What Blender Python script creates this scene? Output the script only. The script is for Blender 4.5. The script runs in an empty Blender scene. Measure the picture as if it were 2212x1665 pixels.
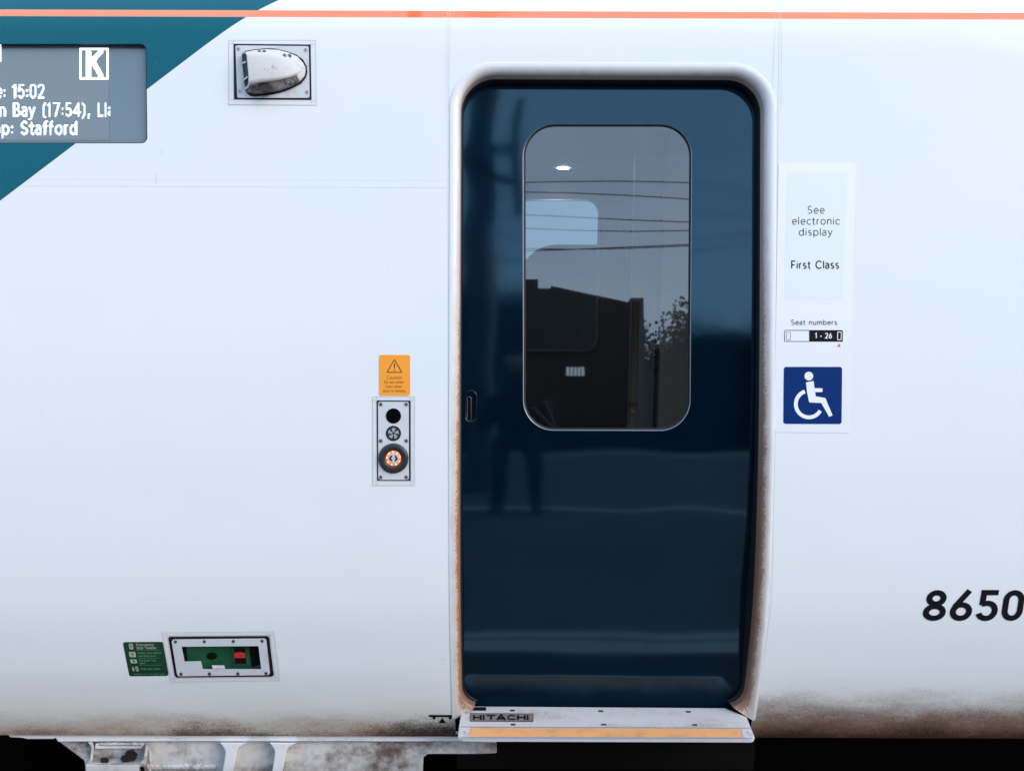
import bpy, bmesh, math, random
from mathutils import Vector, Matrix
random.seed(7)
R = math.radians
S = bpy.context.scene
COL = S.collection

# ------------------------------------------------------------------ camera, sky, sun, exposure
PITCH, ROLL, CAMH, DIST = R(8.3), R(0.2), 1.65, 2.5
PX = 0.0015                       # metres per reference pixel (2212 wide) on the plane of the car side
CX, CY = 1106.0, 832.0
CAM = Vector((0, -DIST, CAMH))
RIGHT = Vector((1, 0, 0))
FWD = Vector((0, math.cos(PITCH), -math.sin(PITCH)))
UP = Vector((0, math.sin(PITCH), math.cos(PITCH)))

cd = bpy.data.cameras.new('camera')
cd.sensor_width = 36.0
cd.lens = 36.0 * DIST / (2212 * PX)
cd.clip_start, cd.clip_end = 0.05, 3000
cam = bpy.data.objects.new('camera', cd)
COL.objects.link(cam)
m = Matrix((RIGHT, UP, -FWD)).transposed().to_4x4()
m.translation = CAM
cam.matrix_world = m @ Matrix.Rotation(ROLL, 4, 'Z')
S.camera = cam

SUN_EL, SUN_AZ = R(30), R(125)     # azimuth clockwise from +Y: the light comes from behind the photographer
world = bpy.data.worlds.new('World'); S.world = world
world.use_nodes = True
wt = world.node_tree; wt.nodes.clear()
wo = wt.nodes.new('ShaderNodeOutputWorld'); wb = wt.nodes.new('ShaderNodeBackground')
sky = wt.nodes.new('ShaderNodeTexSky'); sky.sky_type = 'NISHITA'; sky.sun_disc = False
sky.sun_elevation = SUN_EL; sky.sun_rotation = SUN_AZ
sky.air_density = 1.0; sky.dust_density = 2.0; sky.ozone_density = 1.0
# thin cloud cover mixed into the clear sky
wc = wt.nodes.new('ShaderNodeTexCoord'); wm = wt.nodes.new('ShaderNodeMapping')
wm.inputs['Scale'].default_value = (1.0, 1.0, 3.0)
wn = wt.nodes.new('ShaderNodeTexNoise'); wn.inputs['Scale'].default_value = 2.2; wn.inputs['Detail'].default_value = 6
wr = wt.nodes.new('ShaderNodeValToRGB')
wr.color_ramp.elements[0].position = 0.30; wr.color_ramp.elements[0].color = (4.2, 6.0, 8.2, 1)
wr.color_ramp.elements[1].position = 0.75; wr.color_ramp.elements[1].color = (6.8, 8.7, 11.0, 1)
wx = wt.nodes.new('ShaderNodeMix'); wx.data_type = 'RGBA'; wx.inputs['Factor'].default_value = 0.75
wt.links.new(wc.outputs['Generated'], wm.inputs['Vector']); wt.links.new(wm.outputs['Vector'], wn.inputs['Vector'])
wt.links.new(wn.outputs['Fac'], wr.inputs['Fac'])
wt.links.new(sky.outputs['Color'], wx.inputs['A']); wt.links.new(wr.outputs['Color'], wx.inputs['B'])
wt.links.new(wx.outputs['Result'], wb.inputs['Color'])
wb.inputs['Strength'].default_value = 0.12
wt.links.new(wb.outputs['Background'], wo.inputs['Surface'])

sd = bpy.data.lights.new('sun', 'SUN'); sd.energy = 1.2; sd.angle = R(35); sd.color = (1.0, 0.88, 0.75)
so = bpy.data.objects.new('sun', sd); COL.objects.link(so)
sdir = Vector((math.sin(SUN_AZ) * math.cos(SUN_EL), math.cos(SUN_AZ) * math.cos(SUN_EL), math.sin(SUN_EL)))
so.rotation_euler = sdir.to_track_quat('Z', 'Y').to_euler()
so.location = (0, -6, 9)

S.render.engine = 'CYCLES'
S.cycles.max_bounces = 8; S.cycles.transparent_max_bounces = 12
S.cycles.use_denoising = True
vs = S.view_settings
vs.view_transform = 'Standard'; vs.look = 'None'; vs.gamma = 1; vs.exposure = 0.80; vs.use_curve_mapping = False

# ------------------------------------------------------------------ coordinates
def U(px, py):
    c, s = math.cos(ROLL), math.sin(ROLL)
    dx, dy = px - CX, py - CY
    return CX + dx * c + dy * s, CY - dx * s + dy * c
def uvw(u, v, w):
    return CAM + RIGHT * u + UP * v + FWD * (w + DIST)
PROF = [(-150, .42), (-60, .15), (0, .042), (35, .014), (70, .003), (115, 0), (400, 0), (700, 0), (939, .007), (1158, .030), (1303, .060),
        (1431, .115), (1530, .178), (1590, .222), (1640, .27)]
def _pchip(pts):
    x = [p[0] for p in pts]; y = [p[1] for p in pts]; n = len(x)
    h = [x[i+1]-x[i] for i in range(n-1)]; d = [(y[i+1]-y[i])/h[i] for i in range(n-1)]
    mm = [d[0]] + [0 if d[i-1]*d[i] <= 0 else 2*d[i-1]*d[i]/(d[i-1]+d[i]) for i in range(1, n-1)] + [d[-1]]
    def f(t):
        t = min(max(t, x[0]), x[-1]); i = 0
        while i < n-2 and t > x[i+1]: i += 1
        s = (t-x[i])/h[i]
        return (1+2*s)*(1-s)**2*y[i] + s*(1-s)**2*h[i]*mm[i] + s*s*(3-2*s)*y[i+1] + s*s*(s-1)*h[i]*mm[i+1]
    return f
prof = _pchip(PROF)
_dp = _pchip([(100, .078), (700, .078), (939, .087), (1060, .104), (1158, .1235), (1240, .1475), (1320, .1735), (1420, .2045), (1530, .2365), (1640, .269)])
def dprof(y): return _dp(y) - prof(y)          # the leaf is straighter than the skin low down
def P(px, py, lift=0.0):
    """point on the car side (lifted towards the platform) under a pixel of the reference"""
    qx, qy = U(px, py); d = prof(qy) - lift; k = PX * (1 + d / DIST)
    return uvw((qx - CX) * k, -(qy - CY) * k, d)
def Q(qx, qy, depth=0.0):
    """true extrusion: qx is a width in PX units, qy a station of the body profile, depth goes into the car"""
    d = prof(qy)
    return uvw((qx - CX) * PX, -(qy - CY) * PX * (1 + d / DIST), d + depth)
def G(px, py, w):
    qx, qy = U(px, py); k = PX * (1 + w / DIST)
    return uvw((qx - CX) * k, -(qy - CY) * k, w)
def H(px, py, drop):
    """where the sight line meets the level `drop` metres below the lens"""
    qx, qy = U(px, py)
    r = FWD * DIST + RIGHT * ((qx - CX) * PX) - UP * ((qy - CY) * PX)
    return CAM + r * (drop / -r.z)

# ------------------------------------------------------------------ materials
def mat(name, col, rough=0.5, metal=0.0, spec=0.5, coat=0.0, emit=None, estr=0.0):
    M = bpy.data.materials.new(name); M.use_nodes = True
    b = M.node_tree.nodes['Principled BSDF']
    b.inputs['Base Color'].default_value = (*col, 1); b.inputs['Roughness'].default_value = rough
    b.inputs['Metallic'].default_value = metal; b.inputs['Specular IOR Level'].default_value = spec
    b.inputs['Coat Weight'].default_value = coat; b.inputs['Coat Roughness'].default_value = 0.03
    if emit: b.inputs['Emission Color'].default_value = (*emit, 1); b.inputs['Emission Strength'].default_value = estr
    return M
class NB:
    """tiny node-building helper"""
    def __init__(s, M): s.t = M.node_tree; s.b = s.t.nodes['Principled BSDF']
    def n(s, kind, **kw):
        x = s.t.nodes.new(kind)
        for k, v in kw.items(): setattr(x, k, v)
        return x
    def set(s, sock, v):
        if hasattr(v, 'is_output'): s.t.links.new(v, sock)
        else: sock.default_value = v
    def math(s, op, a, b=0.0, clamp=False):
        x = s.n('ShaderNodeMath', operation=op, use_clamp=clamp); s.set(x.inputs[0], a); s.set(x.inputs[1], b); return x.outputs[0]
    def mix(s, f, a, b):
        x = s.n('ShaderNodeMix', data_type='RGBA'); s.set(x.inputs['Factor'], f)
        s.set(x.inputs['A'], a if hasattr(a, 'is_output') else (*a, 1)); s.set(x.inputs['B'], b if hasattr(b, 'is_output') else (*b, 1)); return x.outputs['Result']
    def ramp(s, f, lo, hi, a=0.0, b=1.0):
        x = s.n('ShaderNodeMapRange'); x.interpolation_type = 'SMOOTHSTEP'
        s.set(x.inputs[0], f); s.set(x.inputs[1], lo); s.set(x.inputs[2], hi); s.set(x.inputs[3], a); s.set(x.inputs[4], b); return x.outputs[0]
    def coord(s, scale=(1, 1, 1), which='Object'):
        c = s.n('ShaderNodeTexCoord'); mp = s.n('ShaderNodeMapping'); mp.inputs['Scale'].default_value = scale
        s.t.links.new(c.outputs[which], mp.inputs['Vector']); return mp.outputs['Vector']
    def noise(s, vec, scale, detail=4, rough=0.55):
        x = s.n('ShaderNodeTexNoise'); s.t.links.new(vec, x.inputs['Vector'])
        x.inputs['Scale'].default_value = scale; x.inputs['Detail'].default_value = detail; x.inputs['Roughness'].default_value = rough
        return x.outputs['Fac']
    def bump(s, h, strength, dist=0.01):
        x = s.n('ShaderNodeBump'); x.inputs['Strength'].default_value = strength; x.inputs['Distance'].default_value = dist
        s.t.links.new(h, x.inputs['Height']); s.t.links.new(x.outputs['Normal'], s.b.inputs['Normal']); return x
    def col(s, c): s.t.links.new(c, s.b.inputs['Base Color'])

WHITE = (0.79, 0.80, 0.825)
TEAL = (0.004, 0.108, 0.158)

# body livery: UV.x = width in reference pixels / 1000, UV.y = length along the profile / 1000
M_body = mat('livery_paint', WHITE, 0.40, 0, 0.12, 0.08)
nb = NB(M_body)
uvn = nb.n('ShaderNodeUVMap'); sep = nb.n('ShaderNodeSeparateXYZ'); nb.t.links.new(uvn.outputs['UV'], sep.inputs[0])
ux, uy = sep.outputs[0], sep.outputs[1]
vec_obj = nb.coord()
# diagonal teal field in the upper left: below/left of the line from (0,435) to (575,0)
edge = nb.math('SUBTRACT', nb.math('ADD', nb.math('MULTIPLY', ux, -0.7640), 0.4365), uy)
fteal = nb.ramp(edge, -0.0004, 0.0004)
soft = nb.noise(nb.coord((0.6, 0.6, 1.2)), 1.3, 3)
white = nb.mix(nb.ramp(soft, 0.35, 0.7, 0, 1), WHITE, (0.765, 0.79, 0.81))
c = nb.mix(fteal, white, TEAL)
# orange waist stripe near the roof with two worn, more saturated patches
STR0, STR1 = 'STRIPE0', 'STRIPE1'
stripe_mid = nb.n('ShaderNodeValue'); stripe_hw = nb.n('ShaderNodeValue')
fstr = nb.ramp(nb.math('ABSOLUTE', nb.math('SUBTRACT', uy, stripe_mid.outputs[0])), nb.math('SUBTRACT', stripe_hw.outputs[0], 0.0004), nb.math('ADD', stripe_hw.outputs[0], 0.0004), 1, 0)
def patch(c0, w, soften):
    return nb.ramp(nb.math('ABSOLUTE', nb.math('SUBTRACT', ux, c0)), w, w + soften, 1, 0)
pt = nb.math('ADD', patch(0.891, 0.009, 0.012), nb.math('MULTIPLY', patch(1.044, 0.012, 0.05), 0.55), True)
ostr = nb.mix(pt, nb.mix(fteal, (0.86, 0.27, 0.155), (0.80, 0.30, 0.18)), (0.88, 0.17, 0.05))
c = nb.mix(fstr, c, ostr)
# road film and brake dust: grows towards the skirt, streaky, heavier at the right
streak = nb.noise(nb.coord((0.7, 0.7, 5.0)), 3.0, 6, 0.6)
speck = nb.noise(vec_obj, 140, 3, 0.6)
blot = nb.noise(nb.coord((0.8, 0.8, 2.2)), 5.5, 5, 0.65)
yj = nb.math('ADD', uy, nb.math('MULTIPLY', nb.math('SUBTRACT', streak, 0.5), 0.16))
film = nb.math('MULTIPLY', nb.ramp(yj, 1.48, 1.68), 0.45)
c = nb.mix(film, c, (0.54, 0.50, 0.40))
yj2 = nb.math('ADD', uy, nb.math('ADD', nb.math('MULTIPLY', nb.math('SUBTRACT', blot, 0.5), 0.10), nb.math('MULTIPLY', nb.math('SUBTRACT', speck, 0.5), 0.05)))
right = nb.ramp(ux, 1.35, 1.75)
dust = nb.ramp(nb.math('ADD', yj2, nb.math('MULTIPLY', right, 0.068)), 1.590, 1.705)
c = nb.mix(nb.math('MULTIPLY', dust, 0.9), c, nb.mix(right, (0.29, 0.155, 0.075), (0.120, 0.038, 0.011)))
loc = nb.math('ADD', nb.math('MULTIPLY', patch(0.925, 0.045, 0.14), 0.045), nb.math('MULTIPLY', patch(0.44, 0.06, 0.14), 0.022), False)
loc = nb.math('ADD', loc, nb.math('MULTIPLY', right, 0.034))
crust = nb.ramp(nb.math('ADD', yj2, loc), 1.655, 1.712)
c = nb.mix(nb.math('MULTIPLY', crust, 0.92), c, (0.032, 0.015, 0.009))
# fine pits in the paint
pits = nb.ramp(nb.noise(nb.coord((1, 1, 2.5)), 55, 2, 0.5), 0.760, 0.80)
c = nb.mix(nb.math('MULTIPLY', pits, 0.30), c, (0.42, 0.45, 0.47))
nb.col(c)
nb.set(nb.b.inputs['Roughness'], nb.math('ADD', nb.math('MULTIPLY', dust, 0.45), 0.40, True))
nb.set(nb.b.inputs['Coat Weight'], nb.math('MULTIPLY', nb.math('SUBTRACT', 1.0, dust), 0.08))
nb.bump(nb.noise(nb.coord((1.0, 1.0, 0.7)), 2.6, 2), 0.10, 0.02)

M_door = mat('door_paint', (0.002, 0.018, 0.05), 0.08, 0, 0.80, 0.40)
nb = NB(M_door); nb.b.inputs['Coat Roughness'].default_value = 0.05; nb.b.inputs['Specular Tint'].default_value = (0.25, 0.70, 1.0, 1)
h = nb.math('ADD', nb.noise(nb.coord((1.0, 1, 1.5)), 3.0, 0), nb.math('MULTIPLY', nb.noise(nb.coord(), 22, 1), 0.012))
bp = nb.bump(h, 0.13, 0.02); nb.t.links.new(bp.outputs['Normal'], nb.b.inputs['Coat Normal'])
geo = nb.n('ShaderNodeNewGeometry'); gz = nb.n('ShaderNodeSeparateXYZ'); nb.t.links.new(geo.outputs['Position'], gz.inputs[0])
dull = nb.ramp(nb.math('ADD', gz.outputs[2], nb.math('MULTIPLY', nb.noise(nb.coord(), 9, 4), 0.05)), 0.27, 0.19)
nb.set(nb.b.inputs['Coat Roughness'], nb.math('ADD', nb.math('MULTIPLY', dull, 0.35), 0.05)); nb.set(nb.b.inputs['Roughness'], nb.math('ADD', nb.math('MULTIPLY', dull, 0.40), 0.08))
nb.set(nb.b.inputs['Coat Weight'], nb.math('MULTIPLY', nb.math('SUBTRACT', 1.0, dull), 0.40)); nb.set(nb.b.inputs['Specular IOR Level'], nb.math('SUBTRACT', 0.80, nb.math('MULTIPLY', dull, 0.62)))
nb.col(nb.mix(nb.ramp(nb.noise(nb.coord((0.8, 0.8, 1.6)), 3, 5), 0.35, 0.75), (0.0002, 0.0042, 0.0115), (0.0005, 0.0062, 0.0150)))

def dirty(name, base, dirt, scale, lo, hi, rough=0.45, stretch=(1, 1, 1), bump=0.0, metal=0.0, fine=0.3, coat=0.0):
    M = mat(name, base, rough, metal, 0.45, coat); n = NB(M)
    v = n.coord(stretch)
    a = n.noise(v, scale, 7, 0.62); f = n.noise(n.coord(), scale * 9, 3, 0.6)
    k = n.math('ADD', a, n.math('MULTIPLY', n.math('SUBTRACT', f, 0.5), fine))
    n.col(n.mix(n.ramp(k, lo, hi), base, dirt))
    if bump: n.bump(f, bump, 0.002)
    return M

# door surround: UV.x across the moulding (0 outer edge .. 1 inner lip), UV.y = body station / 1000
M_surr = mat('surround_paint', WHITE, 0.42, 0, 0.4, 0.1)
nb = NB(M_surr)
uvn = nb.n('ShaderNodeUVMap'); sep = nb.n('ShaderNodeSeparateXYZ'); nb.t.links.new(uvn.outputs['UV'], sep.inputs[0])
n1 = nb.noise(nb.coord((1.5, 1.5, 0.8)), 16, 7, 0.65); n2 = nb.noise(nb.coord(), 190, 3, 0.6)
k = nb.math('ADD', nb.math('ADD', sep.outputs[0], nb.math('MULTIPLY', nb.math('SUBTRACT', n1, 0.5), 0.55)), nb.ramp(sep.outputs[1], 0.15, 1.2, -0.22, 0.34))
cc = nb.mix(nb.math('MULTIPLY', nb.ramp(k, 0.26, 0.78), 0.72), (0.76, 0.765, 0.79), (0.53, 0.40, 0.33))
k2 = nb.math('ADD', k, nb.math('MULTIPLY', nb.math('SUBTRACT', n2, 0.5), 0.9))
cc = nb.mix(nb.math('MULTIPLY', nb.ramp(k2, 0.80, 1.12), 0.88), cc, (0.24, 0.095, 0.035))
cc = nb.mix(nb.ramp(sep.outputs[0], 0.90, 0.97), cc, nb.mix(nb.ramp(sep.outputs[1], 0.25, 1.3), (0.40, 0.38, 0.38), (0.20, 0.125, 0.095)))  # inner lip: the grey is painted shade, the brown lower down is dirt
nb.col(cc)

M_rubber = mat('black_rubber', (0.006, 0.006, 0.008), 0.55, 0, 0.3)
M_black = mat('black_enamel', (0.008, 0.008, 0.010), 0.3)
M_void = mat('shade_black', (0.004, 0.004, 0.004), 0.9, 0, 0.1)  # near-black colour stands for deep shade in gaps, pockets and under the floor
M_ink = mat('black_vinyl', (0.006, 0.006, 0.009), 0.6, 0, 0.12)
M_inkgrey = mat('charcoal_print', (0.040, 0.044, 0.058), 0.6, 0, 0.12)
M_plate = dirty('grey_faceplate', (0.62, 0.63, 0.67), (0.50, 0.47, 0.46), 9, 0.5, 0.9, 0.4)
M_campl = dirty('camera_plate', (0.62, 0.62, 0.66), (0.30, 0.19, 0.14), 7, 0.48, 0.78, 0.45)
M_camlow = dirty('shade_soot_cover_paint', (0.34, 0.30, 0.29), (0.06, 0.045, 0.04), 14, 0.38, 0.66, 0.5)  # underside of the cover: mostly shade put into the colour, plus soot
M_camh = dirty('camera_cover', (0.60, 0.59, 0.60), (0.24, 0.20, 0.18), 16, 0.56, 0.78, 0.6)
M_recess = dirty('shade_soot_recess', (0.02, 0.014, 0.013), (0.09, 0.06, 0.05), 20, 0.5, 0.8, 0.7)  # dark fill paints the shade inside grille and slot, with sooty blotches
M_steel = mat('screw_steel', (0.42, 0.42, 0.44), 0.35, 0.8)
M_tape = mat('clear_edge_film', (0.73, 0.73, 0.75), 0.3, 0, 0.5, 0.4)
M_tapel = mat('film_edge_dirt', (0.50, 0.505, 0.52), 0.6)
M_seam = mat('panel_seam_filler', (0.66, 0.685, 0.71), 0.6)
M_seamfaint = mat('faint_seam_filler', (0.70, 0.715, 0.735), 0.5)
M_orange = dirty('orange_vinyl', (0.95, 0.36, 0.035), (0.90, 0.33, 0.03), 20, 0.5, 0.8, 0.4)
M_brown = mat('brown_print', (0.10, 0.022, 0.012), 0.5)
M_browntext = mat('brown_text_print', (0.36, 0.10, 0.02), 0.5)
M_sheet = mat('white_vinyl', (0.82, 0.82, 0.87), 0.35, 0, 0.5, 0.3)
M_sheetgrey = mat('pale_grey_vinyl', (0.755, 0.79, 0.81), 0.4)
M_blue = dirty('blue_vinyl', (0.0, 0.026, 0.15), (0.0, 0.030, 0.16), 30, 0.4, 0.8, 0.6)
M_blue.node_tree.nodes['Principled BSDF'].inputs['Specular IOR Level'].default_value = 0.1
M_pict = mat('white_print', (0.85, 0.85, 0.90), 0.45)
M_pink = mat('pink_print', (0.62, 0.10, 0.16), 0.5)
M_green = dirty('green_vinyl', (0.003, 0.050, 0.020), (0.004, 0.030, 0.014), 9, 0.4, 0.8, 0.4)
M_greenp = dirty('green_plastic', (0.006, 0.085, 0.035), (0.004, 0.06, 0.025), 20, 0.4, 0.8, 0.35)
M_greentext = mat('pale_green_print', (0.13, 0.30, 0.16), 0.5)
M_cream = mat('cream_print', (0.42, 0.42, 0.34), 0.5)
M_red = mat('red_plastic', (0.62, 0.02, 0.02), 0.35)
M_lens = mat('dark_lens', (0.002, 0.002, 0.003), 0.06, 0, 0.5, 0.5)
M_bezel = mat('black_plastic', (0.022, 0.022, 0.026), 0.42)
M_cap = mat('button_cap', (0.52, 0.54, 0.58), 0.4)
M_ring = mat('lit_button_ring', (0.45, 0.10, 0.05), 0.3, emit=(1.0, 0.20, 0.06), estr=0.55)
M_ledspot = mat('lit_button_diode', (1, 0.5, 0.3), 0.3, emit=(1.0, 0.50, 0.28), estr=1.6)
M_led = mat('lit_display_diodes', (0.9, 0.95, 1), 0.4, emit=(0.92, 0.96, 1.0), estr=1.6)
M_dash = mat('display_glass', (0.13, 0.185, 0.23), 0.10, 0, 0.5, 0.6)
M_alu = dirty('weathered_aluminium', (0.58, 0.555, 0.57), (0.40, 0.32, 0.30), 9, 0.45, 0.85, 0.5, (0.5, 1.5, 1.5), 0.15, 0.0, 0.45)
M_tread = dirty('orange_grit_strip', (0.76, 0.37, 0.155), (0.48, 0.24, 0.12), 22, 0.45, 0.85, 0.85, (0.6, 1, 1), 0.6)
M_edge = mat('bright_aluminium', (0.62, 0.64, 0.68), 0.3, 0.6)
M_stud = mat('rusty_stud', (0.09, 0.06, 0.05), 0.6, 0.3)
M_maker = dirty('maker_plate_metal', (0.22, 0.185, 0.185), (0.14, 0.11, 0.11), 30, 0.4, 0.8, 0.5)
M_flange = dirty('white_solebar_paint', (0.74, 0.74, 0.77), (0.38, 0.32, 0.30), 10, 0.54, 0.80, 0.5, (0.35, 2, 3), 0.1)
M_frame = dirty('stained_frame_paint', (0.62, 0.605, 0.60), (0.13, 0.085, 0.070), 5.0, 0.41, 0.72, 0.6, (0.8, 1, 1.2), 0.15)
M_weld = dirty('weld_bead', (0.60, 0.60, 0.62), (0.20, 0.15, 0.14), 40, 0.45, 0.8, 0.4, (1, 1, 1), 0.3)
M_bolt = mat('black_greasy_bolt', (0.012, 0.009, 0.010), 0.5)

# unlit diode dots of the destination screen
M_dots = mat('unlit_diode_field', (0.22, 0.27, 0.28), 0.25, 0, 0.5, 0.3)
nb = NB(M_dots); g = nb.coord(); sp = nb.n('ShaderNodeSeparateXYZ'); nb.t.links.new(g, sp.inputs[0])
w_ = 2 * math.pi / 0.0065
sx = nb.math('SINE', nb.math('MULTIPLY', sp.outputs[0], w_)); sz = nb.math('SINE', nb.math('MULTIPLY', sp.outputs[2], w_))
nb.col(nb.mix(nb.ramp(nb.math('MULTIPLY', sx, sz), -0.6, 0.6), (0.135, 0.175, 0.20), (0.225, 0.285, 0.305)))

def glass(name, tint, f0, gain):
    M = bpy.data.materials.new(name); M.use_nodes = True; t = M.node_tree; t.nodes.clear()
    o = t.nodes.new('ShaderNodeOutputMaterial'); mx = t.nodes.new('ShaderNodeMixShader')
    tr = t.nodes.new('ShaderNodeBsdfTransparent'); tr.inputs['Color'].default_value = (*tint, 1)
    gl = t.nodes.new('ShaderNodeBsdfGlossy'); gl.inputs['Roughness'].default_value = 0.018; gl.inputs['Color'].default_value = (0.93, 0.95, 1.0, 1)
    fr = t.nodes.new('ShaderNodeFresnel'); fr.inputs['IOR'].default_value = 1.5
    mm = t.nodes.new('ShaderNodeMath'); mm.operation = 'MULTIPLY_ADD'; mm.inputs[1].default_value = gain; mm.inputs[2].default_value = f0; mm.use_clamp = True
    t.links.new(fr.outputs[0], mm.inputs[0]); t.links.new(mm.outputs[0], mx.inputs[0])
    t.links.new(tr.outputs[0], mx.inputs[1]); t.links.new(gl.outputs[0], mx.inputs[2]); t.links.new(mx.outputs[0], o.inputs[0])
    return M
M_glass = glass('tinted_double_glazing', (0.66, 0.71, 0.73), 0.03, 3.0)
M_farglass = glass('far_window_glass', (0.24, 0.30, 0.32), 0.0, 1.0)

# ------------------------------------------------------------------ object builders
WLOC = {}
def prop(o, label=None, cat=None, group=None, kind=None):
    for k, v in (('label', label), ('category', cat), ('group', group), ('kind', kind)):
        if v: o[k] = v
    return o
def place(o, parent, loc):
    COL.objects.link(o)
    WLOC[o.name] = loc
    if parent is not None:
        o.parent = parent; o.location = loc - WLOC[parent.name]
    else: o.location = loc
    return o
def mk(name, verts, faces, mats, parent=None, smooth=False, uvs=None, normals=None, midx=None, label=None):
    verts = [Vector(v) for v in verts]
    lo = Vector([min(v[i] for v in verts) for i in range(3)]); hi = Vector([max(v[i] for v in verts) for i in range(3)])
    c = (lo + hi) / 2
    me = bpy.data.meshes.new(name); me.from_pydata([v - c for v in verts], [], faces)
    for mm_ in (mats if isinstance(mats, (list, tuple)) else [mats]): me.materials.append(mm_)
    if midx: me.polygons.foreach_set('material_index', midx)
    if smooth: me.polygons.foreach_set('use_smooth', [True] * len(me.polygons))
    if uvs:
        l = me.uv_layers.new(name='UVMap')
        for lp in me.loops: l.data[lp.index].uv = uvs[lp.vertex_index]
    me.update()
    if normals: me.normals_split_custom_set_from_vertices(normals)
    o = bpy.data.objects.new(name, me)
    place(o, parent, c)
    if label: o['label'] = label
    return o
class MB:
    """collects faces for one mesh"""
    def __init__(s): s.v = []; s.f = []; s.m = []
    def add(s, vs, fs, mi=0):
        b = len(s.v); s.v += list(vs); s.f += [tuple(i + b for i in f) for f in fs]; s.m += [mi] * len(fs)
    def quad(s, a, b, c, d, mi=0): s.add([a, b, c, d], [(0, 1, 2, 3)], mi)
    def prism(s, front, back, mi=0):
        n = len(front)
        s.add(list(front) + list(back), [tuple(range(n)), tuple(range(2*n-1, n-1, -1))] + [(i, i + n, (i+1) % n + n, (i+1) % n) for i in range(n)], mi)
    def done(s, name, mats, parent=None, smooth=False, label=None):
        return mk(name, s.v, s.f, mats, parent, smooth, midx=s.m, label=label)
def orient(o):
    bm = bmesh.new(); bm.from_mesh(o.data); bmesh.ops.recalc_face_normals(bm, faces=bm.faces); bm.to_mesh(o.data); bm.free(); return o
def bevel(o, width, seg=2):
    b = o.modifiers.new('bevel', 'BEVEL'); b.width = width; b.segments = seg; b.limit_method = 'ANGLE'; return o

def roundpoly(pts, r, n=6):
    """corner-rounded polygon in pixels"""
    out = []; k = len(pts)
    rr = r if isinstance(r, (list, tuple)) else [r] * k
    for i in range(k):
        p0, p1, p2 = Vector(pts[i-1]), Vector(pts[i]), Vector(pts[(i+1) % k])
        a, b = (p0 - p1).normalized(), (p2 - p1).normalized()
        if rr[i] <= 0: out.append(tuple(p1)); continue
        ang = a.angle(b); t = rr[i] / math.tan(ang / 2); t = min(t, (p0-p1).length * .49, (p2-p1).length * .49)
        s, e = p1 + a * t, p1 + b * t
        for j in range(n + 1):
            q = j / n
            # quadratic through the corner pulled to a circular-like arc
            out.append(tuple(s * (1-q)**2 * 1.0 + p1 * 2*q*(1-q) + e * q*q) if False else tuple(_arcpt(s, e, p1, q)))
    return out
def _arcpt(s, e, c, q):
    w = 0.5 * (1 + 0) ; a = (s - c); b = (e - c); cosang = max(-1, min(1, a.normalized().dot(b.normalized())))
    w = math.sin(math.acos(cosang) / 2)
    den = (1-q)**2 + 2*q*(1-q)*w + q*q
    return (s * (1-q)**2 + c * 2*q*(1-q)*w + e * q*q) / den
def circ(cx, cy, r, n=28, ry=None, a0=0, a1=360):
    return [(cx + r * math.cos(R(a0 + (a1-a0) * i / n)), cy - (ry or r) * math.sin(R(a0 + (a1-a0) * i / n))) for i in range(n)]
def slab(name, pts, lift0, lift1, mats, parent, label=None, map_=P, bev=0.0, rows=0):
    """closed outline on the car side, from lift0 (back) to lift1 (front)"""
    mb = MB()
    if rows:
        # cut into horizontal bands so that it follows the curved side
        ys = sorted({p[1] for p in pts} | {min(p[1] for p in pts) + (max(p[1] for p in pts) - min(p[1] for p in pts)) * i / rows for i in range(rows + 1)})
        for ya, yb in zip(ys, ys[1:]):
            if yb - ya < 1e-4: continue
            xa, xb = span(pts, ya + 1e-5), span(pts, yb - 1e-5)
            if not xa or not xb: continue
            mb.quad(map_(xa[0], ya, lift1), map_(xb[0], yb, lift1), map_(xb[1], yb, lift1), map_(xa[1], ya, lift1))
        n = len(pts)
        for i in range(n):
            a, b = pts[i], pts[(i+1) % n]
            mb.quad(map_(*a, lift1), map_(*b, lift1), map_(*b, lift0), map_(*a, lift0))
    else:
        mb.prism([map_(*p, lift1) for p in pts], [map_(*p, lift0) for p in pts])
    o = mb.done(name, mats, parent, label=label)
    if not rows: orient(o)
    if bev: bevel(o, bev)
    return o
def span(poly, y):
    xs = []
    for i in range(len(poly)):
        (x0, y0), (x1, y1) = poly[i], poly[(i+1) % len(poly)]
        if (y0 <= y < y1) or (y1 <= y < y0): xs.append(x0 + (x1-x0) * (y-y0) / (y1-y0))
    return (min(xs), max(xs)) if len(xs) >= 2 else None
def ring(name, outer, inner, prof_, mats, parent, label=None, map_=P, smooth=True):
    """moulding lofted between two outlines with the same point count; prof_ = [(t, lift)]"""
    n = len(outer); v = []; f = []
    for t, l in prof_:
        for a, b in zip(outer, inner): v.append(map_(a[0] + (b[0]-a[0]) * t, a[1] + (b[1]-a[1]) * t, l))
    for j in range(len(prof_) - 1):
        for i in range(n): f.append((j*n + i, j*n + (i+1) % n, (j+1)*n + (i+1) % n, (j+1)*n + i))
    o = mk(name, v, f, mats, parent, smooth, label=label); orient(o); return o
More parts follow.
